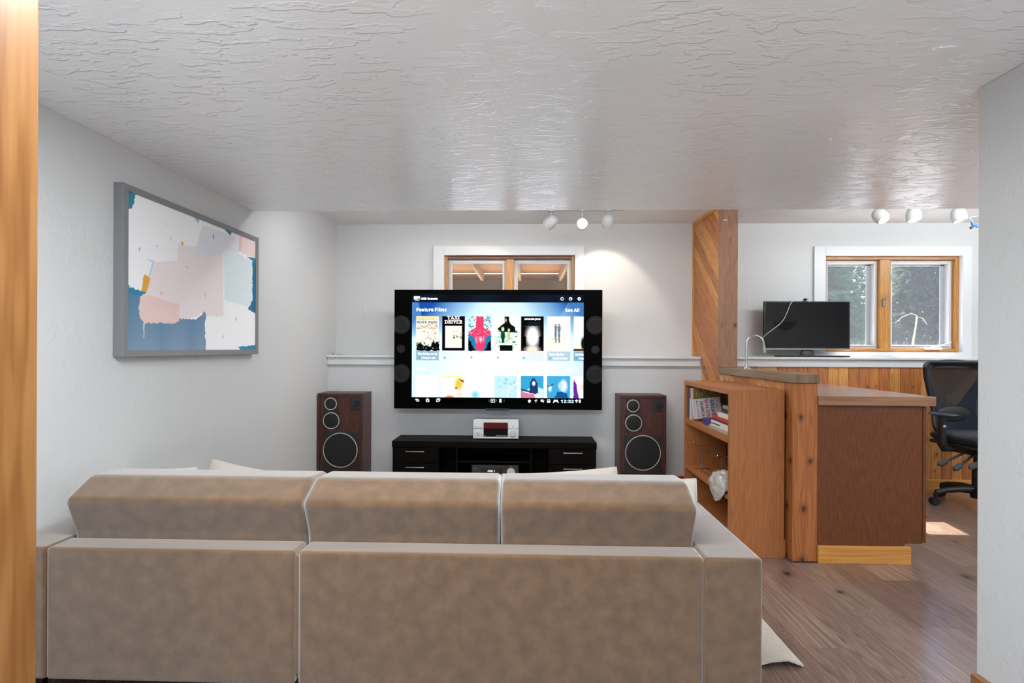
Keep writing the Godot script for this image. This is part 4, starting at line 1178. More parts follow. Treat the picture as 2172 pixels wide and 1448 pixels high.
func build_television():
	var at := V(-0.255, 1.21, 4.49)
	var t := thing("television", "wide black wall-hung television showing a bright film menu", "television", at)
	var b := mb(); b.bx(-1.157, 0.647, 0.694, 1.728, 4.46, 4.52, 0.004)
	obj("body", b, M.bezel, t)
	b = mb(); b.bx(-0.75, 0.24, 0.8, 1.05, 4.52, 4.619, 0.003)
	obj("wall_bracket", b, M.plastic, t)
	b = mb(); b.prism(PackedVector2Array([Vector2(-0.36, 0.702), Vector2(-0.352, 0.684), Vector2(-0.162, 0.684), Vector2(-0.154, 0.702)]), 0.012, Transform3D(Basis(), V(0, 0, 4.462)), 0.002)
	obj("logo_tab", b, M.plastic, t)
	# screen; the pixel (x, y) of the 823 x 525 picture lies at sx(x), sy(y)
	var x0 := -1.001; var x1 := 0.486; var y1 := 1.686; var y0 := 0.738
	var z := 4.459
	var s := sheet("screen", screen_image(), [V(x0, y1, z), V(x1, y1, z), V(x1, y0, z), V(x0, y0, z)], Vector3.BACK, t, 0.4, 0.98, "glowing screen with a film menu")
	var px := (x1 - x0) / 823.0
	var put := func(txt: String, x: float, y: float, cap: float, m: Material, wide := 1.0, align := 0, font := "Droid Sans", bold := true):
		letters(txt, cap * px, m, s, V(x0 + x * px, y1 - y * px, z - 0.0006) - at, Basis(), bold, wide, "lettering", align, font)
	var off := glow(Color(0.02, 0.02, 0.02), 0.01)
	put.call("UHD Remote", 42, 20, 10, M.text, 0.95)
	put.call("Feature Films", 20, 73, 16, M.text)
	put.call("See All", 736, 74, 15, M.text)
	put.call("THE BRIDGE ON THE", 23, 118, 9, glow(Color(0.55, 0.5, 0.42), 0.6), 0.74, 0, "Droid Sans", false)
	put.call("RIVER KWAI", 23, 133, 12, off, 1.05)
	put.call("TAXI", 200, 112, 14, glow(Color(1, 0.97, 0.85), 1.0), 1.25, 1, "Droid Serif")
	put.call("DRIVER", 200, 132, 16, glow(Color(1, 0.97, 0.85), 1.0), 0.98, 1, "Droid Serif")
	put.call("ANGELINA JOLIE", 579, 117, 8, M.text, 0.88, 1)
	put.call("TOTAL RECALL", 454, 237, 9, M.text, 0.62, 1)
	put.call("The Bridge on th", 28, 285, 9, M.text, 0.95); put.call("2 hours 5 min", 46, 304, 8, M.text, 0.95)
	put.call("That's My Boy", 658, 285, 9, M.text, 0.88); put.call("1 hour 30 min", 676, 304, 8, M.text, 0.95)
	put.call("Battles", 783, 285, 9, M.text, 0.95); put.call("1 ho", 799, 304, 9, M.text)
	put.call("Indie", 20, 356, 15, glow(Color(0.93, 0.98, 1.0), 1.1)); put.call("See All", 736, 356, 14, M.text)
	put.call("BUZZ", 590, 486, 9, M.text)
	put.call("12:32", 714, 509, 15, glow(Color(0.7, 0.93, 1.0), 1.1), 1.25)
	# driver cones in the bezel
	for sx in [-1.0, 1.0]:
		for a in [[1.424, 0.08, 0.056], [1.214, 0.036, 0.010], [1.0, 0.08, 0.056]]:
			var cx: float = -0.255 + sx * 0.842
			var circle := PackedVector2Array()
			for k in 40: circle.append(Vector2(cx + a[1] * cos(TAU * k / 40.0), a[0] + a[1] * sin(TAU * k / 40.0)))
			var edge: float = -0.255 + sx * 0.9
			var clipped := Geometry2D.intersect_polygons(circle, PackedVector2Array([Vector2(-1.155, 0.7), Vector2(0.645, 0.7), Vector2(0.645, 1.72), Vector2(-1.155, 1.72)]))
			b = mb(); b.prism(clipped[0], 0.003, Transform3D(Basis(), V(0, 0, 4.461)), 0.001)
			var cone := obj("speaker_cone", b, M.tvcone, t)
			b = mb()
			var rr: float = a[2]
			b.lathe([Vector2(rr - 0.003, 0), Vector2(rr - 0.001, 0.0012), Vector2(rr + 0.001, 0)], Transform3D(Basis(Vector3.RIGHT, PI / 2), V(cx, a[0], 4.458)), 32)
			obj("cone_ring", b, M.plastic, cone)
	area(t, V((x0 + x1) / 2, 1.2, 4.445) - at, Vector3.BACK, Vector2(1.45, 0.82), 0.12, Color(0.9, 0.96, 1.0))

func build_loudspeakers():
	var first: Node3D
	for k in 2:
		if k == 1: break
		var t := thing("loudspeaker", "dark mahogany three-way loudspeaker on the left, beside the white wall", "speaker", Vector3.ZERO, "pair of floor speakers")
		first = t
		var W := 0.39; var H := 0.831; var D := 0.24
		# shell round a sunken baffle; the origin is the front bottom left corner
		var b := mb()
		b.box(Vector3(0.009, H / 2, -D / 2), Vector3(0.018, H, D), 0.002); b.box(Vector3(W - 0.009, H / 2, -D / 2), Vector3(0.018, H, D), 0.002)
		b.box(Vector3(W / 2, H - 0.009, -D / 2), Vector3(W - 0.034, 0.018, D), 0.002, 0); b.box(Vector3(W / 2, 0.009, -D / 2), Vector3(W - 0.034, 0.018, D), 0.002, 0)
		b.box(Vector3(W / 2, H / 2, -D + 0.006), Vector3(W - 0.03, H - 0.03, 0.012), 0.001)
		obj("cabinet", b, M.mahogany, t)
		b = mb(); b.box(Vector3(W / 2, H / 2, -0.021), Vector3(W - 0.034, H - 0.034, 0.02), 0.001, 1, Vector2(0.1, 0.2))
		obj("baffle", b, M.mahogany, t)
		for a in [[0.112, 0.742, 0.053, 0.058, "tweeter"], [0.117, 0.598, 0.071, 0.073, "midrange_driver"], [0.196, 0.347, 0.149, 0.152, "woofer"]]:
			var c := Vector3(a[0], a[1], -0.011)
			var r: float = a[2]; var q: float = a[3]
			var plate := PackedVector2Array()
			for e in [[-1, -1], [1, -1], [1, 1], [-1, 1]]:
				for m in [0, 1, 2]:
					var inx: float = [0.0, 0.18, 0.6][m] if (e[0] * e[1] > 0) else [0.6, 0.18, 0.0][m]
					var iny: float = [0.6, 0.18, 0.0][m] if (e[0] * e[1] > 0) else [0.0, 0.18, 0.6][m]
					plate.append(Vector2(e[0] * q * (1.0 - inx * 0.07), e[1] * q * (1.0 - iny * 0.07)))
			var hull := Geometry2D.convex_hull(plate)
			hull.remove_at(hull.size() - 1)
			b = mb(); b.prism(hull, 0.007, Transform3D(Basis(), c), 0.002)
			var d := obj(a[4], b, M.dark, t)
			var front := Transform3D(Basis(Vector3.RIGHT, PI / 2), c + Vector3(0, 0, 0.007))
			b = mb(); b.lathe([Vector2(r - 0.007, 0.0), Vector2(r - 0.006, 0.004), Vector2(r - 0.001, 0.004), Vector2(r, 0.0)], front, 48)
			obj("ring", b, M.ring, d, "pale metal ring")
			b = mb(); b.lathe([Vector2(r - 0.006, 0.001), Vector2(r * 0.82, 0.003), Vector2(r * 0.35, -0.0005 + 0.001), Vector2(0, 0.004)], front, 40, 60)
			obj("cone", b, M.cone, d)
			for e in [[-1, -1], [1, -1], [1, 1], [-1, 1]]:
				b = mb(); b.ball(c + Vector3(e[0] * q * 0.84, e[1] * q * 0.84, 0.007), Vector3(0.0035, 0.0035, 0.0015), 8, 4)
				obj("screw", b, M.black, d)
		b = mb(); b.box(Vector3(0.332, 0.742, -0.008), Vector3(0.1, 0.1, 0.008), 0.006)
		var dial := obj("control_plate", b, M.dark, t)
		b = mb(); b.lathe([Vector2(0.032, 0), Vector2(0.031, 0.006), Vector2(0, 0.006)], Transform3D(Basis(Vector3.RIGHT, PI / 2), Vector3(0.332, 0.742, -0.004)), 28)
		b.box(Vector3(0.332, 0.742, 0.006), Vector3(0.008, 0.056, 0.01), 0.002, 1, Vector2.ZERO, 1, Basis(Vector3.BACK, -0.3))
		obj("dial", b, M.plastic, dial)
		b = mb()
		for q in 9:
			var an := PI * (1.25 - 1.5 * q / 8.0)
			b.box(Vector3(0.332 + 0.04 * cos(an), 0.742 + 0.04 * sin(an), -0.0038), Vector3(0.004, 0.0015, 0.001), 0, 0, Vector2.ZERO, 1, Basis(Vector3.BACK, an))
		tag(obj("dial_mark", b, M.whiteink, dial), "", "", "", "stuff")
		b = mb(); b.box(Vector3(W / 2, 0.097, -0.009), Vector3(W - 0.036, 0.158, 0.008), 0.002)
		var base := obj("base_plate", b, M.plastic, t)
		b = mb(); b.box(Vector3(0.285, 0.118, -0.004), Vector3(0.115, 0.05, 0.003), 0.0)
		b.box(Vector3(0.285, 0.118, -0.0025), Vector3(0.003, 0.05, 0.004), 0.0)
		obj("port", b, M.black, base)
		letters("S-90", 0.017, M.whiteink, base, Vector3(0.147, 0.132, -0.0045), Basis(), true, 1.2)
		letters("RADIOTEHNIKA", 0.010, mat(C(140, 138, 136), 0.6), base, Vector3(0.058, 0.132, -0.0045), Basis(), true, 0.95)
	first.position = V(-1.785, 0, 4.352)
	var r := first.duplicate() as Node3D
	r.name = numbered("loudspeaker")
	add_child(r)
	r.position = V(0.783, 0, 4.37)
	r.scale = Vector3.ONE
	tag(r, "dark mahogany three-way loudspeaker on the right, beside the bookcase", "speaker", "pair of floor speakers")

func build_picture():
	var at := V(-1.775, 1.555, 2.75)
	var t := thing("framed_painting", "abstract painting in pale pink, white and blue with a grey frame", "painting", at)
	var b := mb()
	var d0 := 2.185; var d1 := 3.317; var y0 := 1.176; var y1 := 1.934
	for a in [[d0, d0 + 0.032, y0, y1, 1], [d1 - 0.032, d1, y0, y1, 1], [d0 + 0.03, d1 - 0.03, y1 - 0.03, y1, 2], [d0 + 0.03, d1 - 0.03, y0, y0 + 0.03, 2]]:
		b.bx(-1.796, -1.752, a[2], a[3], a[0], a[1], 0.002, a[4])
	obj("frame", b, M.frame, t, "grey metal frame")
	var w := 768; var h := 496
	var im := Image.create(w, h, false, Image.FORMAT_RGB8)
	im.fill(C(252, 251, 253))
	var pt := func(a: Array) -> Array:
		var out := []
		for k in range(0, a.size(), 2): out.append(Vector2((a[k] + 0.025) / 0.979 * w, a[k + 1] * h))
		return out
	poly(im, pt.call([.454, .031, .795, .025, .789, .14, .623, .211, .629, .25, .405, .282, .405, .219]), C(229, 230, 236), 3)
	poly(im, pt.call([.275, .236, .405, .219, .405, .282, .629, .219, .632, .722, .488, .736, .467, .694, .407, .749, .286, .779, .216, .677, .074, .638, .134, .403, .275, .357]), C(243, 230, 230), 4)
	poly(im, pt.call([.634, .174, .763, .159, .934, .198, .921, .546, .872, .612, .642, .588]), C(226, 237, 242), 5)
	poly(im, pt.call([-.03, .59, .025, .612, .074, .617, .053, .649, .039, .735, .046, .784, .072, .823, .268, .808, .288, .774, .407, .768, .456, .725, .472, .691, .49, .736, .473, .802, .489, 1.01, -.03, 1.01]), C(116, 148, 176), 6)
	for y in range(int(h * 0.6), h):
		for x in range(0, w / 2 + 10):
			if im.get_pixel(x, y).is_equal_approx(C(116, 148, 176)):
				var q := clampf((float(y) / h - 0.62) * 2.4, 0, 1)
				im.set_pixel(x, y, C(84, 128, 164).lerp(C(134, 158, 182), q * 0.75 + 0.25 * absf(sin(x * 0.02))))
	poly(im, pt.call([-.03, .586, .025, .612, .078, .611, .067, .635, .031, .645, -.03, .64]), C(40, 134, 170), 9)
	poly(im, pt.call([.049, .65, .082, .629, .191, .654, .285, .669, .288, .779, .268, .808, .072, .823, .043, .784, .037, .726]), C(243, 212, 206), 5)
	poly(im, pt.call([.064, .816, .073, .815, .069, .917, .065, .919]), C(240, 226, 224), 2)
	poly(im, pt.call([.064, .501, .105, .517, .081, .615, .053, .617]), C(234, 172, 60), 4)
	poly(im, pt.call([.077, .393, .131, .399, .104, .508, .093, .503, .115, .412]), C(206, 220, 232), 3)
	poly(im, pt.call([-.03, -.01, .021, -.01, .001, .091, -.03, .115]), C(44, 138, 172), 7)
	poly(im, pt.call([.919, .195, .96, .176, .96, .662, .872, .635, .921, .546]), C(24, 110, 146), 6)
	poly(im, pt.call([.857, .166, .96, .15, .96, .2]), C(48, 134, 166), 3)
	poly(im, pt.call([.795, -.01, .96, -.01, .96, .157, .796, .149]), C(244, 222, 218), 4)
	poly(im, pt.call([.776, .0, .809, .0, .802, .131, .776, .138]), C(243, 200, 190), 4)
	poly(im, pt.call([.774, .971, .96, .958, .96, 1.01, .794, 1.01]), C(50, 136, 168), 5)
	poly(im, pt.call([.628, -.01, .71, -.01, .694, .03]), C(40, 120, 150), 3)
	poly(im, pt.call([.384, -.01, .435, -.01, .42, .037]), C(150, 202, 222), 5)
	for a in [[.306, .222, 9, 9, 234, 172, 60], [.544, .094, 6, 13, 90, 170, 205], [.753, .732, 8, 12, 196, 214, 228], [.63, .892, 6, 10, 176, 200, 222], [.041, .344, 4, 7, 150, 170, 190], [.142, .292, 3, 4, 140, 150, 165], [.338, .386, 7, 4, 196, 184, 196], [.479, .57, 5, 13, 206, 190, 196], [.77, .323, 3, 3, 120, 140, 150], [.171, .608, 9, 9, 232, 206, 210], [.23, .21, 5, 6, 216, 218, 224], [.20, .12, 3, 3, 190, 190, 196]]:
		ell(im, (a[0] + 0.025) / 0.979 * w, a[1] * h, a[2], a[3], C(a[4], a[5], a[6]), 0.5)
	sheet("canvas", im, [V(-1.758, y1 - 0.03, d0 + 0.03), V(-1.758, y1 - 0.03, d1 - 0.03), V(-1.758, y0 + 0.03, d1 - 0.03), V(-1.758, y0 + 0.03, d0 + 0.03)], Vector3.RIGHT, t, 0.5)
	b = mb(); b.bx(-1.79, -1.762, y0 + 0.02, y1 - 0.02, d0 + 0.02, d1 - 0.02, 0)
	obj("backing", b, M.white, t)

# ------------------------------------------------------------------ bookcase with books, wire rack and bag
func cover_image(w: int, h: int, cols: Array, n: int, sd: int, bg: Color) -> Image:
	var im := Image.create(w, h, false, Image.FORMAT_RGB8)
	im.fill(bg)
	rng.seed = sd
	for k in n:
		var x := rng.randf() * w; var y := rng.randf() * h
		box2(im, x, y, x + 1 + rng.randi() % 4, y + 1 + rng.randi() % 3, cols[rng.randi() % cols.size()])
	return im

# a book: cover boards, page block and spine as parts; its spine is at x0 when it stands, boards in the planes d0 and d1
func book_box(called: String, label: String, x0: float, x1: float, y0: float, y1: float, d0: float, d1: float, flat_: bool, cover: Material, group := "books on the top shelf of the bookcase"):
	var at := V((x0 + x1) / 2, y0, (d0 + d1) / 2)
	var t := thing(called, label, "book", at, group)
	var b := mb()
	var k := 0.0022
	if flat_:
		b.bx(x0, x1, y0, y0 + k, d0, d1, 0.0008, 2); b.bx(x0, x1, y1 - k, y1, d0, d1, 0.0008, 2); b.bx(x0, x0 + k, y0 + k, y1 - k, d0, d1, 0.0008, 2)
	else:
		b.bx(x0, x1, y0, y1, d0, d0 + k, 0.0008); b.bx(x0, x1, y0, y1, d1 - k, d1, 0.0008); b.bx(x0, x0 + k, y0, y1, d0 + k, d1 - k, 0.0008)
	obj("cover", b, cover, t)
	b = mb()
	if flat_: b.bx(x0 + k, x1 - 0.004, y0 + k, y1 - k, d0 + 0.003, d1 - 0.003, 0)
	else: b.bx(x0 + k, x1 - 0.004, y0 + 0.003, y1 - 0.003, d0 + k, d1 - k, 0)
	obj("pages", b, mat(C(206, 198, 182), 0.8), t)
	return t

func build_bookcase():
	var at := V(1.35, 0, 3.5)
	var t := thing("bookcase", "open honey-brown veneer bookcase standing against the bar wall", "bookcase", at)
	var x0 := 1.19; var x1 := 1.508
	var b := mb(); b.bx(x0, x1, 0, 0.985, 3.063, 3.088, 0.002, 1, Vector2(0.12, 0))
	obj("side_panel", b, M.bookcase, t)
	b = mb(); b.bx(x0, x1, 0, 0.955, 3.918, 3.943, 0.002, 1, Vector2(0.2, 0.1))
	obj("side_panel", b, M.bookcase, t)
	b = mb(); b.bx(x0, x1, 0.953, 0.985, 3.0885, 3.943, 0.002, 2, Vector2(0.05, 0.2))
	obj("top", b, M.bookcase, t)
	for y in [[0.664, 0.708], [0.329, 0.352], [0.06, 0.085]]:
		b = mb(); b.bx(x0 + 0.004, x1 - 0.012, y[0], y[1], 3.088, 3.918, 0.002, 2, Vector2(y[0], 0.4))
		obj("shelf", b, M.bookcase, t)
	b = mb(); b.bx(x1 - 0.012, x1, 0.0, 0.953, 3.088, 3.918, 0)
	obj("back_panel", b, M.shelf_dark, t)
	b = mb(); b.bx(x0 + 0.02, x0 + 0.035, 0.0, 0.06, 3.088, 3.918, 0, 2)
	obj("kick_board", b, M.bookcase, t)
	# books that stand at the far end
	var ys := 0.708
	book_box("book", "thin grey-violet book standing at the far end of the top shelf", 1.195, 1.38, ys, 0.93, 3.862, 3.875, false, mat(C(92, 84, 104), 0.5))
	book_box("book", "thin dark book between the grey-violet book and the pale book", 1.20, 1.40, ys, 0.915, 3.84, 3.855, false, mat(C(44, 36, 40), 0.5))
	var bw: Node3D = book_box("book", "thin book with a pale spine and a red band at its top", 1.195, 1.41, ys, 0.935, 3.80, 3.826, false, mat(C(206, 196, 184), 0.5))
	b = mb(); b.bx(1.1935, 1.1965, 0.862, 0.933, 3.801, 3.825, 0)
	obj("spine_band", b, M.inkred, bw)
	var bk: Node3D = book_box("book", "large book with a yellow and black crowd pattern, its cover facing the room", 1.212, 1.49, ys, 0.945, 3.765, 3.795, false, mat(C(86, 74, 34), 0.5))
	var im := cover_image(256, 210, [C(220, 186, 70), C(200, 160, 50), C(36, 30, 22), C(36, 30, 22), C(170, 80, 44), C(120, 130, 70), C(232, 214, 130)], 4200, 31, C(110, 92, 46))
	for k in 60:
		var an := TAU * k / 60.0
		ell(im, 62 + 17 * cos(an), 165 + 15 * sin(an), 1.6, 1.6, C(214, 200, 140))
	sheet("cover_print", im, [V(1.215, 0.943, 3.7645), V(1.488, 0.943, 3.7645), V(1.488, 0.71, 3.7645), V(1.215, 0.71, 3.7645)], Vector3.BACK, bk, 0.45)
	# white book lying on its side against it, lettering running downwards
	at = V(1.29, 0.73, 3.70)
	t = thing("book", "white book leaning on its side with large blue, red and black lettering", "book", at, "books on the top shelf of the bookcase")
	org = Vector3.ZERO
	b = mb(); b.box(Vector3(0, 0.075, 0), Vector3(0.195, 0.14, 0.003), 0.001); b.box(Vector3(0, 0.075, -0.012), Vector3(0.195, 0.14, 0.003), 0.001); b.box(Vector3(-0.097, 0.075, -0.006), Vector3(0.003, 0.14, 0.012), 0.001)
	obj("cover", b, mat(C(196, 188, 190), 0.45), t)
	b = mb(); b.box(Vector3(0.001, 0.075, -0.006), Vector3(0.19, 0.136, 0.009), 0)
	obj("pages", b, mat(C(206, 198, 182), 0.8), t)
	var down := Basis(Vector3.BACK, -PI / 2)
	letters("THE", 0.011, M.ink, t, Vector3(0.066, 0.085, 0.0017), down, true, 1.0, "lettering", 1)
	letters("GREAT", 0.024, M.inkblue, t, Vector3(0.038, 0.076, 0.0017), down, true, 1.05, "lettering", 1)
	letters("WALDO", 0.024, M.inkred, t, Vector3(0.001, 0.075, 0.0017), down, true, 1.05, "lettering", 1)
	letters("SEARCH", 0.021, M.ink, t, Vector3(-0.033, 0.073, 0.0017), down, true, 1.0, "lettering", 1)
	letters("MARTIN", 0.009, M.ink, t, Vector3(-0.064, 0.112, 0.0017), down, true, 1.0, "lettering", 1)
	letters("HANDFORD", 0.009, M.inkred, t, Vector3(-0.064, 0.048, 0.0017), down, true, 1.0, "lettering", 1)
	b = mb(); b.box(Vector3(-0.084, 0.075, 0.0016), Vector3(0.004, 0.12, 0.0006), 0)
	obj("cover_print", b, mat(C(150, 146, 150), 0.5), t)
	t.rotation = Vector3(-0.12, -0.12, 0.13)
	# stack at the near end
	var g := "stacked books on the top shelf"
	book_box("book", "purple book with pale top lying behind the stack", 1.215, 1.40, ys, 0.752, 3.45, 3.60, true, mat(C(70, 50, 120), 0.5), g)
	book_box("book", "grey-beige book at the bottom of the stack", 1.20, 1.43, ys, 0.727, 3.12, 3.44, true, mat(C(168, 158, 140), 0.6), g)
	var wb: Node3D = book_box("book", "thick white book with small black print, second from the bottom of the stack", 1.205, 1.42, 0.727, 0.763, 3.12, 3.41, true, mat(C(206, 198, 186), 0.6), g)
	letters("the complete illustrated guide", 0.008, M.ink, wb, V(1.2042, 0.745, 3.40) - wb.position, Basis(Vector3.UP, -PI / 2), true, 0.9)
	book_box("book", "dark maroon book below the red book in the stack", 1.21, 1.42, 0.763, 0.775, 3.12, 3.40, true, mat(C(74, 34, 44), 0.5), g)
	book_box("book", "red book with an orange tinge near the top of the stack", 1.205, 1.41, 0.775, 0.797, 3.12, 3.395, true, mat(C(178, 52, 44), 0.5), g)
	book_box("book", "cream book lying on top of the stack", 1.21, 1.41, 0.797, 0.824, 3.12, 3.31, true, mat(C(212, 202, 186), 0.6), g)
	t = book_box("book", "dark green book lying on the cream book, topmost of the pile", 1.23, 1.44, 0.824, 0.846, 3.11, 3.30, true, mat(C(26, 34, 30), 0.4), g)
	t = book_box("book", "grey magazine with pale edges resting on the dark green book", 1.245, 1.44, 0.846, 0.866, 3.10, 3.32, true, mat(C(150, 142, 134), 0.5), g)
	# chrome wire rack on the middle shelf
	at = V(1.27, 0.352, 3.6)
	t = thing("wire_rack", "chrome wire rack with ball ends standing on the middle shelf", "rack", at)
	var y0 := 0.356; var y1 := 0.518
	for q in [["top_rail", [V(1.24, y1 + 0.014, 3.86), V(1.24, y1, 3.80), V(1.24, y1, 3.40), V(1.24, y1 + 0.014, 3.385)]], ["top_rail", [V(1.31, y1, 3.80), V(1.31, y1, 3.40)]], ["hoop", [V(1.275, y0, 3.78), V(1.275, y1, 3.78)]], ["hoop", [V(1.275, y0, 3.40), V(1.275, y1, 3.40)]], ["cross_rail", [V(1.24, y1, 3.78), V(1.31, y1, 3.78)]], ["cross_rail", [V(1.24, y1, 3.40), V(1.31, y1, 3.40)]],
		["bottom_rail", [V(1.25, y0, 3.80), V(1.25, y0, 3.40)]], ["bottom_rail", [V(1.30, y0, 3.80), V(1.30, y0, 3.40)]], ["foot", [V(1.22, y0, 3.78), V(1.34, y0, 3.78)]], ["foot", [V(1.22, y0, 3.40), V(1.34, y0, 3.40)]]]:
		b = mb(); b.tube(q[1], 0.0032, 8)
		obj(q[0], b, M.chrome, t)
	for p in [V(1.24, y1 + 0.014, 3.862), V(1.24, y1 + 0.014, 3.384)]:
		b = mb(); b.ball(p, Vector3.ONE * 0.008, 10, 8)
		obj("ball_end", b, M.chrome, t)
	# crumpled clear bag hanging over the edge of the middle shelf
	at = V(1.19, 0.352, 3.22)
	var n := noise(77, 14.0, 3)
	b = B.new(at)
	var prof := [Vector2(1.31, 0.356), Vector2(1.30, 0.42), Vector2(1.25, 0.466), Vector2(1.205, 0.47), Vector2(1.17, 0.455), Vector2(1.15, 0.41), Vector2(1.145, 0.36), Vector2(1.15, 0.32), Vector2(1.165, 0.292), Vector2(1.18, 0.295), Vector2(1.183, 0.33), Vector2(1.185, 0.354), Vector2(1.22, 0.356)]
	var loop := rounded(prof, 0.03)
	var P := []
	for i in loop.size():
		var row := []
		for j in 29:
			var f := j / 28.0
			var k := pow(maxf(0.0, sin(PI * f)), 0.45)
			var q := Vector2(1.19, 0.385).lerp(loop[i], k)
			var d := 3.345 - 0.225 * f
			if q.y < 0.35: d = lerpf(d, 3.20, clampf((0.35 - q.y) * 5.0, 0.0, 0.45))
			var c := n.get_noise_3d(q.x, q.y, d) * 0.016 + 0.008 * absf(n.get_noise_3d(q.x * 2.0, q.y * 2.0 + 4.0, d * 2.0))
			if q.x < 1.18 or q.y > 0.37: q += (q - Vector2(1.19, 0.385)).normalized() * c
			row.append(V(q.x, q.y, d))
		P.append(row)
	b.grid(P, true, false)
	var bag := obj("plastic_bag", b, M.bag)
	bag.position = at
	tag(bag, "crumpled translucent plastic bag hanging over the edge of the middle shelf", "plastic bag")

# ------------------------------------------------------------------ small television, chair and trinkets
func build_office():
	var at := V(2.49, 1.157, 4.66)
	var t := thing("small_television", "small black flat television switched off on the white window ledge", "television", at)
	var b := mb(); b.bx(2.111, 2.865, 1.222, 1.652, 4.664, 4.69, 0.004)
	obj("body", b, mat(C(20, 20, 22), 0.25), t)
	b = mb(); b.bx(2.126, 2.853, 1.243, 1.644, 4.662, 4.666, 0)
	obj("screen", b, mat(C(6, 7, 10), 0.06), t, "dark glossy screen")
	b = mb(); b.bx(2.111, 2.868, 1.218, 1.232, 4.656, 4.672, 0.003, 0)
	obj("silver_strip", b, M.steel, t)
	b = mb()
	var P := []
	for i in 25:
		var a := TAU * i / 24.0
		P.append([V(2.49 + (0.05 + 0.03) * cos(a), 1.168, 4.665 + 0.022 * sin(a)), V(2.49 + 0.056 * cos(a), 1.18, 4.67 + 0.016 * sin(a)), V(2.49 + 0.046 * cos(a), 1.20, 4.675 + 0.012 * sin(a)), V(2.49 + 0.044 * cos(a), 1.225, 4.678 + 0.01 * sin(a))])
	b.grid(P, false, false)
	obj("stand_neck", b, M.plastic, t)
	b = mb(); b.bx(2.225, 2.83, 1.158, 1.17, 4.60, 4.72, 0.006, 0)
	obj("stand_foot", b, M.dark, t)
	# webcam and cable on its top edge
	at = V(2.471, 1.652, 4.67)
	t = thing("webcam", "small black webcam perched on top of the small television", "webcam", at)
	b = mb(); b.ball(V(2.471, 1.668, 4.668), Vector3(0.014, 0.012, 0.012), 14, 8); b.bx(2.451, 2.491, 1.652, 1.658, 4.66, 4.685, 0.002, 0)
	obj("body", b, M.plastic, t)
	b = mb(); b.tube([V(2.476, 1.668, 4.66), V(2.478, 1.668, 4.653)], 0.006, 10); b.tube([V(2.481, 1.672, 4.668), V(2.501, 1.67, 4.668)], [0.006, 0.004], 8)
	obj("lens", b, M.black, t)
	at = V(2.3, 1.652, 4.66)
	var path := []
	var key := [V(2.44, 1.657, 4.67), V(2.395, 1.662, 4.66), V(2.344, 1.64, 4.652), V(2.303, 1.541, 4.654), V(2.27, 1.48, 4.652), V(2.229, 1.436, 4.654), V(2.146, 1.373, 4.653), V(2.112, 1.345, 4.65), V(2.102, 1.325, 4.66), V(2.10, 1.30, 4.676)]
	var cv := Curve3D.new()
	for k in key.size():
		var tg: Vector3 = (key[mini(k + 1, key.size() - 1)] - key[maxi(k - 1, 0)]) / 6.0
		cv.add_point(key[k], -tg, tg)
	for k in 50: path.append(cv.sample_baked(cv.get_baked_length() * k / 49.0, true))
	b = B.new(at); b.tube(path, 0.0035, 8)
	var cab := obj("cable", b, mat(C(196, 200, 204), 0.5))
	cab.position = at
	tag(cab, "thin pale cable draped over the small television's dark screen", "cable")
	# stones on the left ledge
	for a in [[V(-1.722, 1.157, 4.66), Vector3(0.024, 0.016, 0.015), "grey-white seashell-like stone on the left end of the ledge", C(196, 190, 184)], [V(-1.764, 1.157, 4.655), Vector3(0.013, 0.007, 0.01), "tiny brown-flecked pebble beside the grey-white stone on the ledge", C(150, 136, 124)]]:
		b = mb(); org = a[0]; b = mb()
		var nn := noise(8, 40.0, 2)
		var G := []
		for i in 15:
			var row := []
			for j in 9:
				var an := TAU * i / 14.0; var e := PI * j / 8.0 - PI / 2
				var n := Vector3(cos(an) * cos(e), sin(e), sin(an) * cos(e))
				row.append(a[0] + Vector3(0, a[1].y * 0.96, 0) + n * a[1] * (1.0 + 0.18 * nn.get_noise_3dv(n * 0.03)))
			G.append(row)
		b.grid(G, false, true)
		var s := obj("stone", b, mat(a[3], 0.7))
		s.position = a[0]
		tag(s, a[2], "stone", "")
	# blue clip hanging from a wire loop
	at = V(3.535, 2.213, 4.2)
	t = thing("hanging_clip", "small blue clip hanging from a white wire near the right track lights", "clip", at)
	b = mb(); b.tube([V(3.625, 2.381, 4.2), V(3.605, 2.295, 4.2), V(3.565, 2.287, 4.2), V(3.510, 2.278, 4.2), V(3.505, 2.271, 4.2), V(3.530, 2.250, 4.2), V(3.535, 2.225, 4.2)], 0.003, 6)
	obj("wire", b, M.trim, t)
	b = mb(); b.box(V(3.550, 2.215, 4.2), Vector3(0.06, 0.022, 0.014), 0.006, 0, Vector2.ZERO, 1, Basis(Vector3.BACK, -0.45))
	b.box(V(3.527, 2.227, 4.2), Vector3(0.012, 0.03, 0.012), 0.004, 1, Vector2.ZERO, 1, Basis(Vector3.BACK, 0.3))
	obj("clip_body", b, M.blue, t)
	b = mb(); b.box(V(3.523, 2.197, 4.2), Vector3(0.026, 0.02, 0.016), 0.005, 0, Vector2.ZERO, 1, Basis(Vector3.BACK, 0.5))
	obj("clip_jaw", b, M.black, t)
	build_chair()

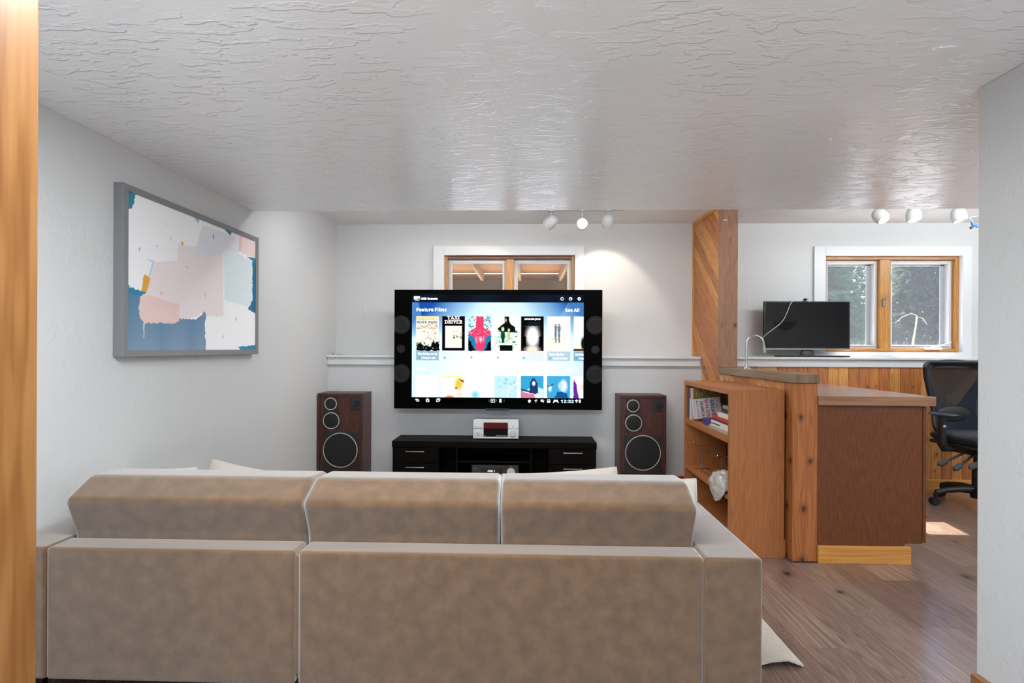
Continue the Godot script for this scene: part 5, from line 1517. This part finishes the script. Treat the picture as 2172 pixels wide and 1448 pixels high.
func build_chair():
	var at := V(3.515, 0, 4.13)
	var t := thing("office_chair", "black mesh-back office chair with armrests by the pine boards", "office chair", at)
	org = Vector3.ZERO     # built about its column, facing +z, then turned a little
	var b: B
	# five-armed base on casters
	for k in 5:
		var a := deg_to_rad(193.0 + 72.0 * k)
		var dir := Vector3(cos(a), 0, sin(a))
		b = mb(); b.tube([dir * 0.03 + Vector3(0, 0.135, 0), dir * 0.12 + Vector3(0, 0.135, 0), dir * 0.22 + Vector3(0, 0.12, 0), dir * 0.285 + Vector3(0, 0.098, 0)], [0.032, 0.027, 0.023, 0.021], 10)
		obj("base_arm", b, M.plastic, t)
		var c := dir * 0.285
		b = mb(); b.tube([c + Vector3(0, 0.095, 0), c + Vector3(0, 0.058, 0)], [0.017, 0.013], 10)
		var side := Vector3(-dir.z, 0, dir.x)
		var off := c + dir * 0.012
		b.tube([off + Vector3(0, 0.031, 0) - side * 0.026, off + Vector3(0, 0.031, 0) - side * 0.022, off + Vector3(0, 0.031, 0) - side * 0.004, off + Vector3(0, 0.031, 0) - side * 0.003], [0.025, 0.030, 0.030, 0.022], 16)
		b.tube([off + Vector3(0, 0.031, 0) + side * 0.003, off + Vector3(0, 0.031, 0) + side * 0.004, off + Vector3(0, 0.031, 0) + side * 0.022, off + Vector3(0, 0.031, 0) + side * 0.026], [0.022, 0.030, 0.030, 0.025], 16)
		obj("caster", b, M.plastic, t)
	b = mb(); b.lathe([Vector2(0, 0.07), Vector2(0.04, 0.07), Vector2(0.045, 0.10), Vector2(0.045, 0.165), Vector2(0.033, 0.17), Vector2(0.033, 0.29), Vector2(0.024, 0.295), Vector2(0.024, 0.42), Vector2(0, 0.42)], Transform3D(), 24)
	obj("gas_column", b, M.plastic, t)
	b = mb(); b.box(Vector3(0, 0.435, -0.02), Vector3(0.20, 0.05, 0.26), 0.012, 1, Vector2.ZERO, 2)
	obj("tilt_mechanism", b, M.plastic, t)
	# seat
	b = mb(); b.box(Vector3(0, 0.487, 0.02), Vector3(0.42, 0.03, 0.46), 0.014, 1, Vector2.ZERO, 2)
	obj("seat_shell", b, M.dark, t)
	b = mb()
	for sgn in [1.0, -1.0]:
		var P := []
		for i in 21:
			var row := []
			for j in 21:
				var u := sin(PI / 2 * (i / 10.0 - 1.0)); var v := sin(PI / 2 * (j / 10.0 - 1.0))
				var k := pow(maxf(0.0, (1.0 - pow(absf(u), 6)) * (1.0 - pow(absf(v), 6))), 0.35)
				var rx := 0.225 * u * sqrt(1.0 - 0.16 * v * v); var rz := 0.25 * v * sqrt(1.0 - 0.2 * u * u)
				row.append(Vector3(rx, 0.535 + sgn * 0.042 * k - 0.02 * pow(maxf(v, 0.0), 4), rz + 0.02))
			P.append(row)
		b.grid(P, false, sgn > 0.0)
	obj("seat_cushion", b, M.fabric, t)
	# backrest: frame ring, mesh, lumbar pad
	var outline := rounded([Vector2(-0.285, 0.29), Vector2(0.285, 0.29), Vector2(0.275, 0.22), Vector2(0.175, -0.10), Vector2(0.205, -0.22), Vector2(0.15, -0.30), Vector2(-0.15, -0.30), Vector2(-0.205, -0.22), Vector2(-0.175, -0.10), Vector2(-0.275, 0.22)], 0.06)
	var hole := rounded([Vector2(-0.215, 0.235), Vector2(0.215, 0.235), Vector2(0.20, 0.15), Vector2(0.06, -0.07), Vector2(-0.06, -0.07), Vector2(-0.20, 0.15)], 0.07)
	var on_back := func(p: Vector2) -> Vector3:
		return Vector3(p.x, 0.825 + p.y + (0.03 * (1.0 - pow(p.x / 0.262, 2.0)) if p.y > 0.2 else 0.0), -0.245 - 0.03 * (p.y / 0.3) + 0.07 * pow(p.x / 0.26, 2.0) + 0.03 * pow(p.y / 0.3, 2.0))
	var shape := func(k: float, s: float) -> Vector3:
		return on_back.call(outline[int(round(k * 60.0)) % outline.size()] * s)
	b = mb()
	var ring := []
	for k in 61: ring.append(shape.call(k / 60.0, 1.0))
	b.tube(ring, 0.015, 8, false)
	obj("back_frame", b, M.plastic, t)
	b = mb()
	var P2 := []
	for k in 61:
		var row := []
		for s in 9: row.append(shape.call(k / 60.0, s / 8.0 * 0.99))
		P2.append(row)
	b.grid(P2, false, false, 0.02)
	obj("back_mesh", b, M.mesh, t)
	b = mb(); 
	# solid band between the rim and the see-through middle
	var band := []
	for k in 73:
		var an := TAU * k / 72.0
		var dir := Vector2(cos(an), sin(an))
		var far_o := Vector2.ZERO; var far_i := Vector2.ZERO
		for q in outline.size():
			var hit = Geometry2D.segment_intersects_segment(Vector2(0, 0.09), Vector2(0, 0.09) + dir, outline[q], outline[(q + 1) % outline.size()])
			if hit != null: far_o = hit
		for q in hole.size():
			var hit = Geometry2D.segment_intersects_segment(Vector2(0, 0.09), Vector2(0, 0.09) + dir, hole[q], hole[(q + 1) % hole.size()])
			if hit != null: far_i = hit
		band.append([on_back.call(far_i) + Vector3(0, 0, 0.003), on_back.call(far_i.lerp(far_o, 0.1)) + Vector3(0, 0, 0.010), on_back.call(far_i.lerp(far_o, 0.5)) + Vector3(0, 0, 0.013), on_back.call(far_i.lerp(far_o, 0.9)) + Vector3(0, 0, 0.012), on_back.call(far_o) + Vector3(0, 0, 0.004)])
	b.grid(band, false, true)
	obj("back_band", b, M.fabric, t)
	b = mb(); b.ball(Vector3(0, 0.70, -0.205), Vector3(0.15, 0.062, 0.018), 28, 12)
	obj("lumbar_pad", b, M.dark, t)
	b = mb(); b.tube([Vector3(0, 0.44, -0.12), Vector3(0, 0.45, -0.24), Vector3(0, 0.52, -0.29), Vector3(0, 0.66, -0.29)], [0.03, 0.028, 0.026, 0.02], 10)
	obj("back_support", b, M.plastic, t)
	for s in [-1.0, 1.0]:
		b = mb()
		var P := []
		for i in 21:
			var row := []
			for j in 13:
				var a := TAU * j / 12.0
				var u := i / 10.0 - 1.0
				var w := pow(maxf(0.0, 1.0 - pow(absf(u), 3.0)), 0.5)
				row.append(Vector3(s * 0.29 + 0.052 * w * cos(a) * (1.0 - 0.2 * u), 0.722 + 0.016 * w * sin(a) + 0.006 * u * u, 0.02 + 0.125 * u))
			P.append(row)
		b.grid(P, false, true)
		obj("arm_pad", b, mat(C(52, 56, 64), 0.4), t)
		b = mb(); b.tube([Vector3(s * 0.29, 0.712, 0.0), Vector3(s * 0.29, 0.60, 0.0), Vector3(s * 0.288, 0.50, 0.0), Vector3(s * 0.27, 0.463, 0.0), Vector3(s * 0.2, 0.455, 0.0)], [0.024, 0.029, 0.033, 0.032, 0.022], 12)
		var post := obj("arm_post", b, M.plastic, t)
		b = mb(); b.ball(Vector3(s * 0.29 - 0.004, 0.635, 0.029), Vector3(0.011, 0.011, 0.006), 12, 8)
		obj("arm_button", b, M.silver, post, "round silver button")
	for k in 3:
		b = mb()
		var q := Vector3(-0.17 + 0.05 * k, 0.452, 0.09 + 0.03 * k)
		var e: Vector3 = [Vector3(-0.36, 0.388, 0.12), Vector3(-0.325, 0.378, 0.20), Vector3(-0.255, 0.392, 0.24)][k]
		b.tube([Vector3(-0.08 + 0.03 * k, 0.452, 0.05), q, e], [0.008, 0.008, 0.009], 8)
		var lever := obj("lever", b, M.plastic, t)
		b = mb(); b.tube([e, e.lerp(q, -0.1), e.lerp(q, -0.32), e.lerp(q, -0.42)], [0.011, 0.02, 0.02, 0.008], 12)
		obj("lever_paddle", b, mat(C(60, 63, 66), 0.75, 0.3), lever)
	t.rotation.y = 0.08

# ------------------------------------------------------------------ track lights
func spot_head(label: String, at: Vector3, aim: Vector3, top: float, mode: int, group: String):
	var t := thing("track_spotlight", label, "spotlight", at, group)
	org = Vector3.ZERO
	aim = aim.normalized()
	var up := Vector3.UP if absf(aim.y) < 0.95 else Vector3.RIGHT
	var bs := Basis(up.cross(aim).normalized(), aim, up.cross(aim).normalized().cross(aim))
	var xf := Transform3D(bs, Vector3.ZERO)
	var b := mb()
	b.lathe([Vector2(0, -0.056), Vector2(0.022, -0.055), Vector2(0.036, -0.046), Vector2(0.047, -0.025), Vector2(0.052, 0.004), Vector2(0.050, 0.034), Vector2(0.045, 0.055), Vector2(0.041, 0.055), Vector2(0.042, 0.03), Vector2(0.03, 0.02)], xf, 28, 50)
	obj("shade", b, M.lamp_white, t)
	b = mb(); b.lathe([Vector2(0.041, 0.036), Vector2(0.03, 0.046), Vector2(0.015, 0.050), Vector2(0, 0.051)], xf, 24, 60)
	obj("bulb", b, M.bulb if mode > 0 else M.bulb_dim, t)
	b = mb()
	var roof := top - at.y
	b.tube([Vector3(0, roof, 0), Vector3(0, maxf(0.042, roof - 0.05), 0), -aim * 0.02 + Vector3(0, 0.02, 0)], 0.006, 8)
	obj("stem", b, M.lamp_white, t)
	b = mb(); b.lathe([Vector2(0, -0.008), Vector2(0.024, -0.008), Vector2(0.024, 0), Vector2(0, 0)], Transform3D(Basis(), Vector3(0, roof, 0)), 16)
	obj("mount", b, M.lamp_white, t)
	var l := SpotLight3D.new()
	l.name = "light"
	t.add_child(l, true)
	l.position = aim * 0.062
	l.basis = Basis.looking_at(aim, Vector3.UP if absf(aim.y) < 0.95 else Vector3.RIGHT)
	l.spot_range = 12.0; l.spot_attenuation = 2.0
	l.spot_angle = [36.0, 40.0, 40.0, 40.0][mode]; l.spot_angle_attenuation = 0.35
	l.light_energy = [0.2, 0.15, 0.3, 0.3][mode]
	l.light_color = Color(1.0, 0.93, 0.84); l.light_size = 0.02
	l.shadow_enabled = true

func build_tracks():
	org = Vector3.ZERO
	var t := thing("light_track", "white light track above the television with three spotlights", "light track", V(0.45, 2.369, 4.3))
	var b := mb(); b.bx(0.1, 0.8, 2.369, 2.381, 4.285, 4.315, 0.002, 0)
	obj("rail", b, M.lamp_white, t)
	var g := "spotlights on the track above the television"
	spot_head("white spotlight tilted aside towards the wall, leftmost over the television", V(0.195, 2.277, 4.3), Vector3(-0.72, -0.616, -0.314), 2.369, 2, g)
	spot_head("white spotlight glaring straight at the camera over the television", V(0.454, 2.26, 4.3), Vector3(-0.11, -0.25, 1.0), 2.369, 1, g)
	spot_head("white spotlight turned towards the wall, rightmost over the television", V(0.664, 2.283, 4.3), Vector3(0.06, -0.766, -0.643), 2.369, 3, g)
	org = Vector3.ZERO
	t = thing("light_track", "white light track near the office window with three spotlights", "light track", V(3.1, 2.369, 4.12))
	b = mb(); b.bx(2.6, 3.7, 2.362, 2.381, 4.105, 4.135, 0.002, 0)
	obj("rail", b, M.lamp_white, t)
	g = "spotlights on the track near the office window"
	spot_head("white spotlight tilted towards the camera, leftmost by the office window", V(2.755, 2.273, 4.12), Vector3(0.22, -0.75, 0.62), 2.362, 0, g)
	spot_head("white spotlight pointing down, middle of the three by the office window", V(3.014, 2.28, 4.12), Vector3(-0.08, -1.0, 0.18), 2.362, 0, g)
	spot_head("white spotlight pointing down, rightmost of the three by the office window", V(3.356, 2.279, 4.12), Vector3(0.08, -1.0, 0.18), 2.362, 0, g)

# ------------------------------------------------------------------ outside
func tree(label: String, at: Vector3, h: float, r: float, m: Material, n: int, sd: int):
	var t := thing("pine_tree", label, "tree", at, "trees behind the house")
	org = Vector3.ZERO
	rng.seed = sd
	var b := mb()
	b.tube([Vector3.ZERO, Vector3(0.03, h * 0.5, 0.02), Vector3(0, h * 0.96, 0)], [0.13, 0.09, 0.02], 8)
	obj("trunk", b, M.bark, t)
	b = mb()
	for k in n:
		var f := pow(rng.randf(), 1.3)
		var y := h * (0.02 + 0.98 * f)
		var rr := r * (1.0 - f * 0.85) * sqrt(rng.randf())
		var a := rng.randf() * TAU
		var c := Vector3(rr * cos(a), y - rr * 0.25, rr * sin(a))
		var d := Vector3(cos(a) + rng.randfn() * 0.5, -0.2 + rng.randfn() * 0.4, sin(a) + rng.randfn() * 0.5).normalized()
		var w := d.cross(Vector3(rng.randfn(), rng.randfn(), rng.randfn())).normalized() * (0.02 + 0.025 * rng.randf())
		var l := 0.08 + 0.10 * rng.randf()
		var nn := (d.cross(w)).normalized()
		b.tri(c - w, c + w, c + d * l, nn, nn, nn)
	var o := obj("foliage", b, m, t)
	o.set_meta("kind", "stuff")

func build_outside():
	org = Vector3.ZERO
	var b := mb(); b.bx(-14, 26, 0.9, 1.12, 4.97, 34, 0)
	struct("ground", b, M.ground, "dry pale ground outside the windows")
	# deck above the left window
	var at := V(-0.4, 1.12, 6.5)
	var t := thing("deck", "wooden deck seen from below through the window above the television", "deck", at)
	for x in [-2.6, -1.95, -1.35, -0.72, -0.12, 0.52, 1.16, 1.8]:
		b = mb(); b.bx(x - 0.02, x + 0.02, 2.30, 2.43, 4.97, 8.35, 0.003, 2, Vector2(x, x))
		obj("joist", b, M.joist, t)
	for k in 23:
		var d := 4.975 + k * 0.146
		b = mb(); b.bx(-2.8, 1.95, 2.432, 2.465, d, d + 0.138, 0.003, 0, Vector2(k * 0.03, k * 0.4))
		obj("deck_board", b, M.deckboard, t)
	b = mb(); b.bx(-2.8, 1.95, 2.28, 2.43, 8.352, 8.39, 0.003, 0)
	obj("rim_joist", b, M.joist, t)
	b = mb(); b.bx(-2.8, 1.95, 2.10, 2.30, 8.24, 8.33, 0.004, 0)
	obj("beam", b, M.beam, t, "dark supporting beam")
	b = mb(); b.bx(0.5, 1.0, 2.32, 2.34, 7.6, 7.64, 0.002, 0)
	obj("blocking", b, M.joist, t)
	for x in [-2.6, 1.8]:
		b = mb(); b.bx(x - 0.05, x + 0.05, 1.12, 2.10, 8.24, 8.33, 0.003)
		obj("post", b, M.joist, t)
	# trees: [label, x, d, height, radius, leaf colour]
	for a in [
		["olive-green bushy pine nearest behind the left pane of the office window", 4.9, 9.2, 2.8, 1.15, 1],
		["dark blue-green pine nearest behind the right pane of the office window", 7.5, 9.6, 3.2, 1.25, 2],
		["dark green pine at the right edge of the right office pane", 9.9, 11.0, 4.4, 1.3, 0],
		["pale olive pine behind the mullion of the office window", 6.1, 11.4, 5.0, 1.45, 3],
		["tall blue-green pine in the back row beyond the right office pane", 9.6, 14.6, 6.2, 1.6, 2],
		["tall dark green pine in the back row beyond the left office pane", 6.0, 15.0, 6.6, 1.6, 0],
		["dark green pine left of the office window, behind the small television", 3.0, 11.4, 5.0, 1.4, 0],
		["tall pale olive pine farthest right in the back row", 13.0, 15.6, 6.6, 1.7, 3],
		["tall pale olive pine in the back row beyond the wooden deck", 2.6, 17.5, 6.4, 1.9, 3]]:
		tree(a[0], V(a[1], 1.12, a[2]), a[3], a[4], M.leafs[a[5]], 12000, 500 + int(a[1] * 10))
	# dry grass before the office window
	rng.seed = 77
	for a in [[[V(3.86, 1.12, 5.3), V(3.87, 1.30, 5.3), V(3.90, 1.46, 5.3), V(3.91, 1.57, 5.3), V(3.86, 1.593, 5.3), V(3.77, 1.555, 5.3), V(3.70, 1.495, 5.3)], "tall bent straw grass stalk outside the right window pane"], [[V(3.89, 1.12, 5.32), V(3.90, 1.32, 5.32), V(3.935, 1.56, 5.32), V(3.985, 1.545, 5.32), V(4.03, 1.48, 5.32)], "straw grass stalk with a drooping tip beside the tall bent stalk"], [[V(2.98, 1.12, 5.3), V(2.99, 1.24, 5.3), V(2.98, 1.36, 5.3), V(2.92, 1.30, 5.3)], "short dry grass stalk beside the small television"]]:
		org = a[0][0]
		b = mb(); b.tube(a[0], [0.006, 0.005, 0.004, 0.004, 0.003, 0.003, 0.002].slice(0, a[0].size()), 5)
		var s := obj("grass_stalk", b, M.straw)
		s.position = org
		tag(s, a[1], "grass", "dry stalks outside the office window")
	org = V(3.6, 1.12, 5.4)
	b = mb()
	for k in 420:
		var p := V(2.7 + rng.randf() * 2.6, 1.12, 5.15 + rng.randf() * 1.3)
		var h := 0.06 + 0.16 * rng.randf()
		var lean := Vector3(rng.randfn() * 0.07, 0, rng.randfn() * 0.07)
		var w := Vector3(0.004, 0, 0)
		b.tri(p - w, p + w, p + lean + Vector3(0, h, 0), Vector3.BACK, Vector3.BACK, Vector3.BACK)
	var gr := obj("dry_grass", b, M.straw)
	gr.position = org
	tag(gr, "dry straw-coloured grass growing along the bottom of the office window", "grass", "", "stuff")
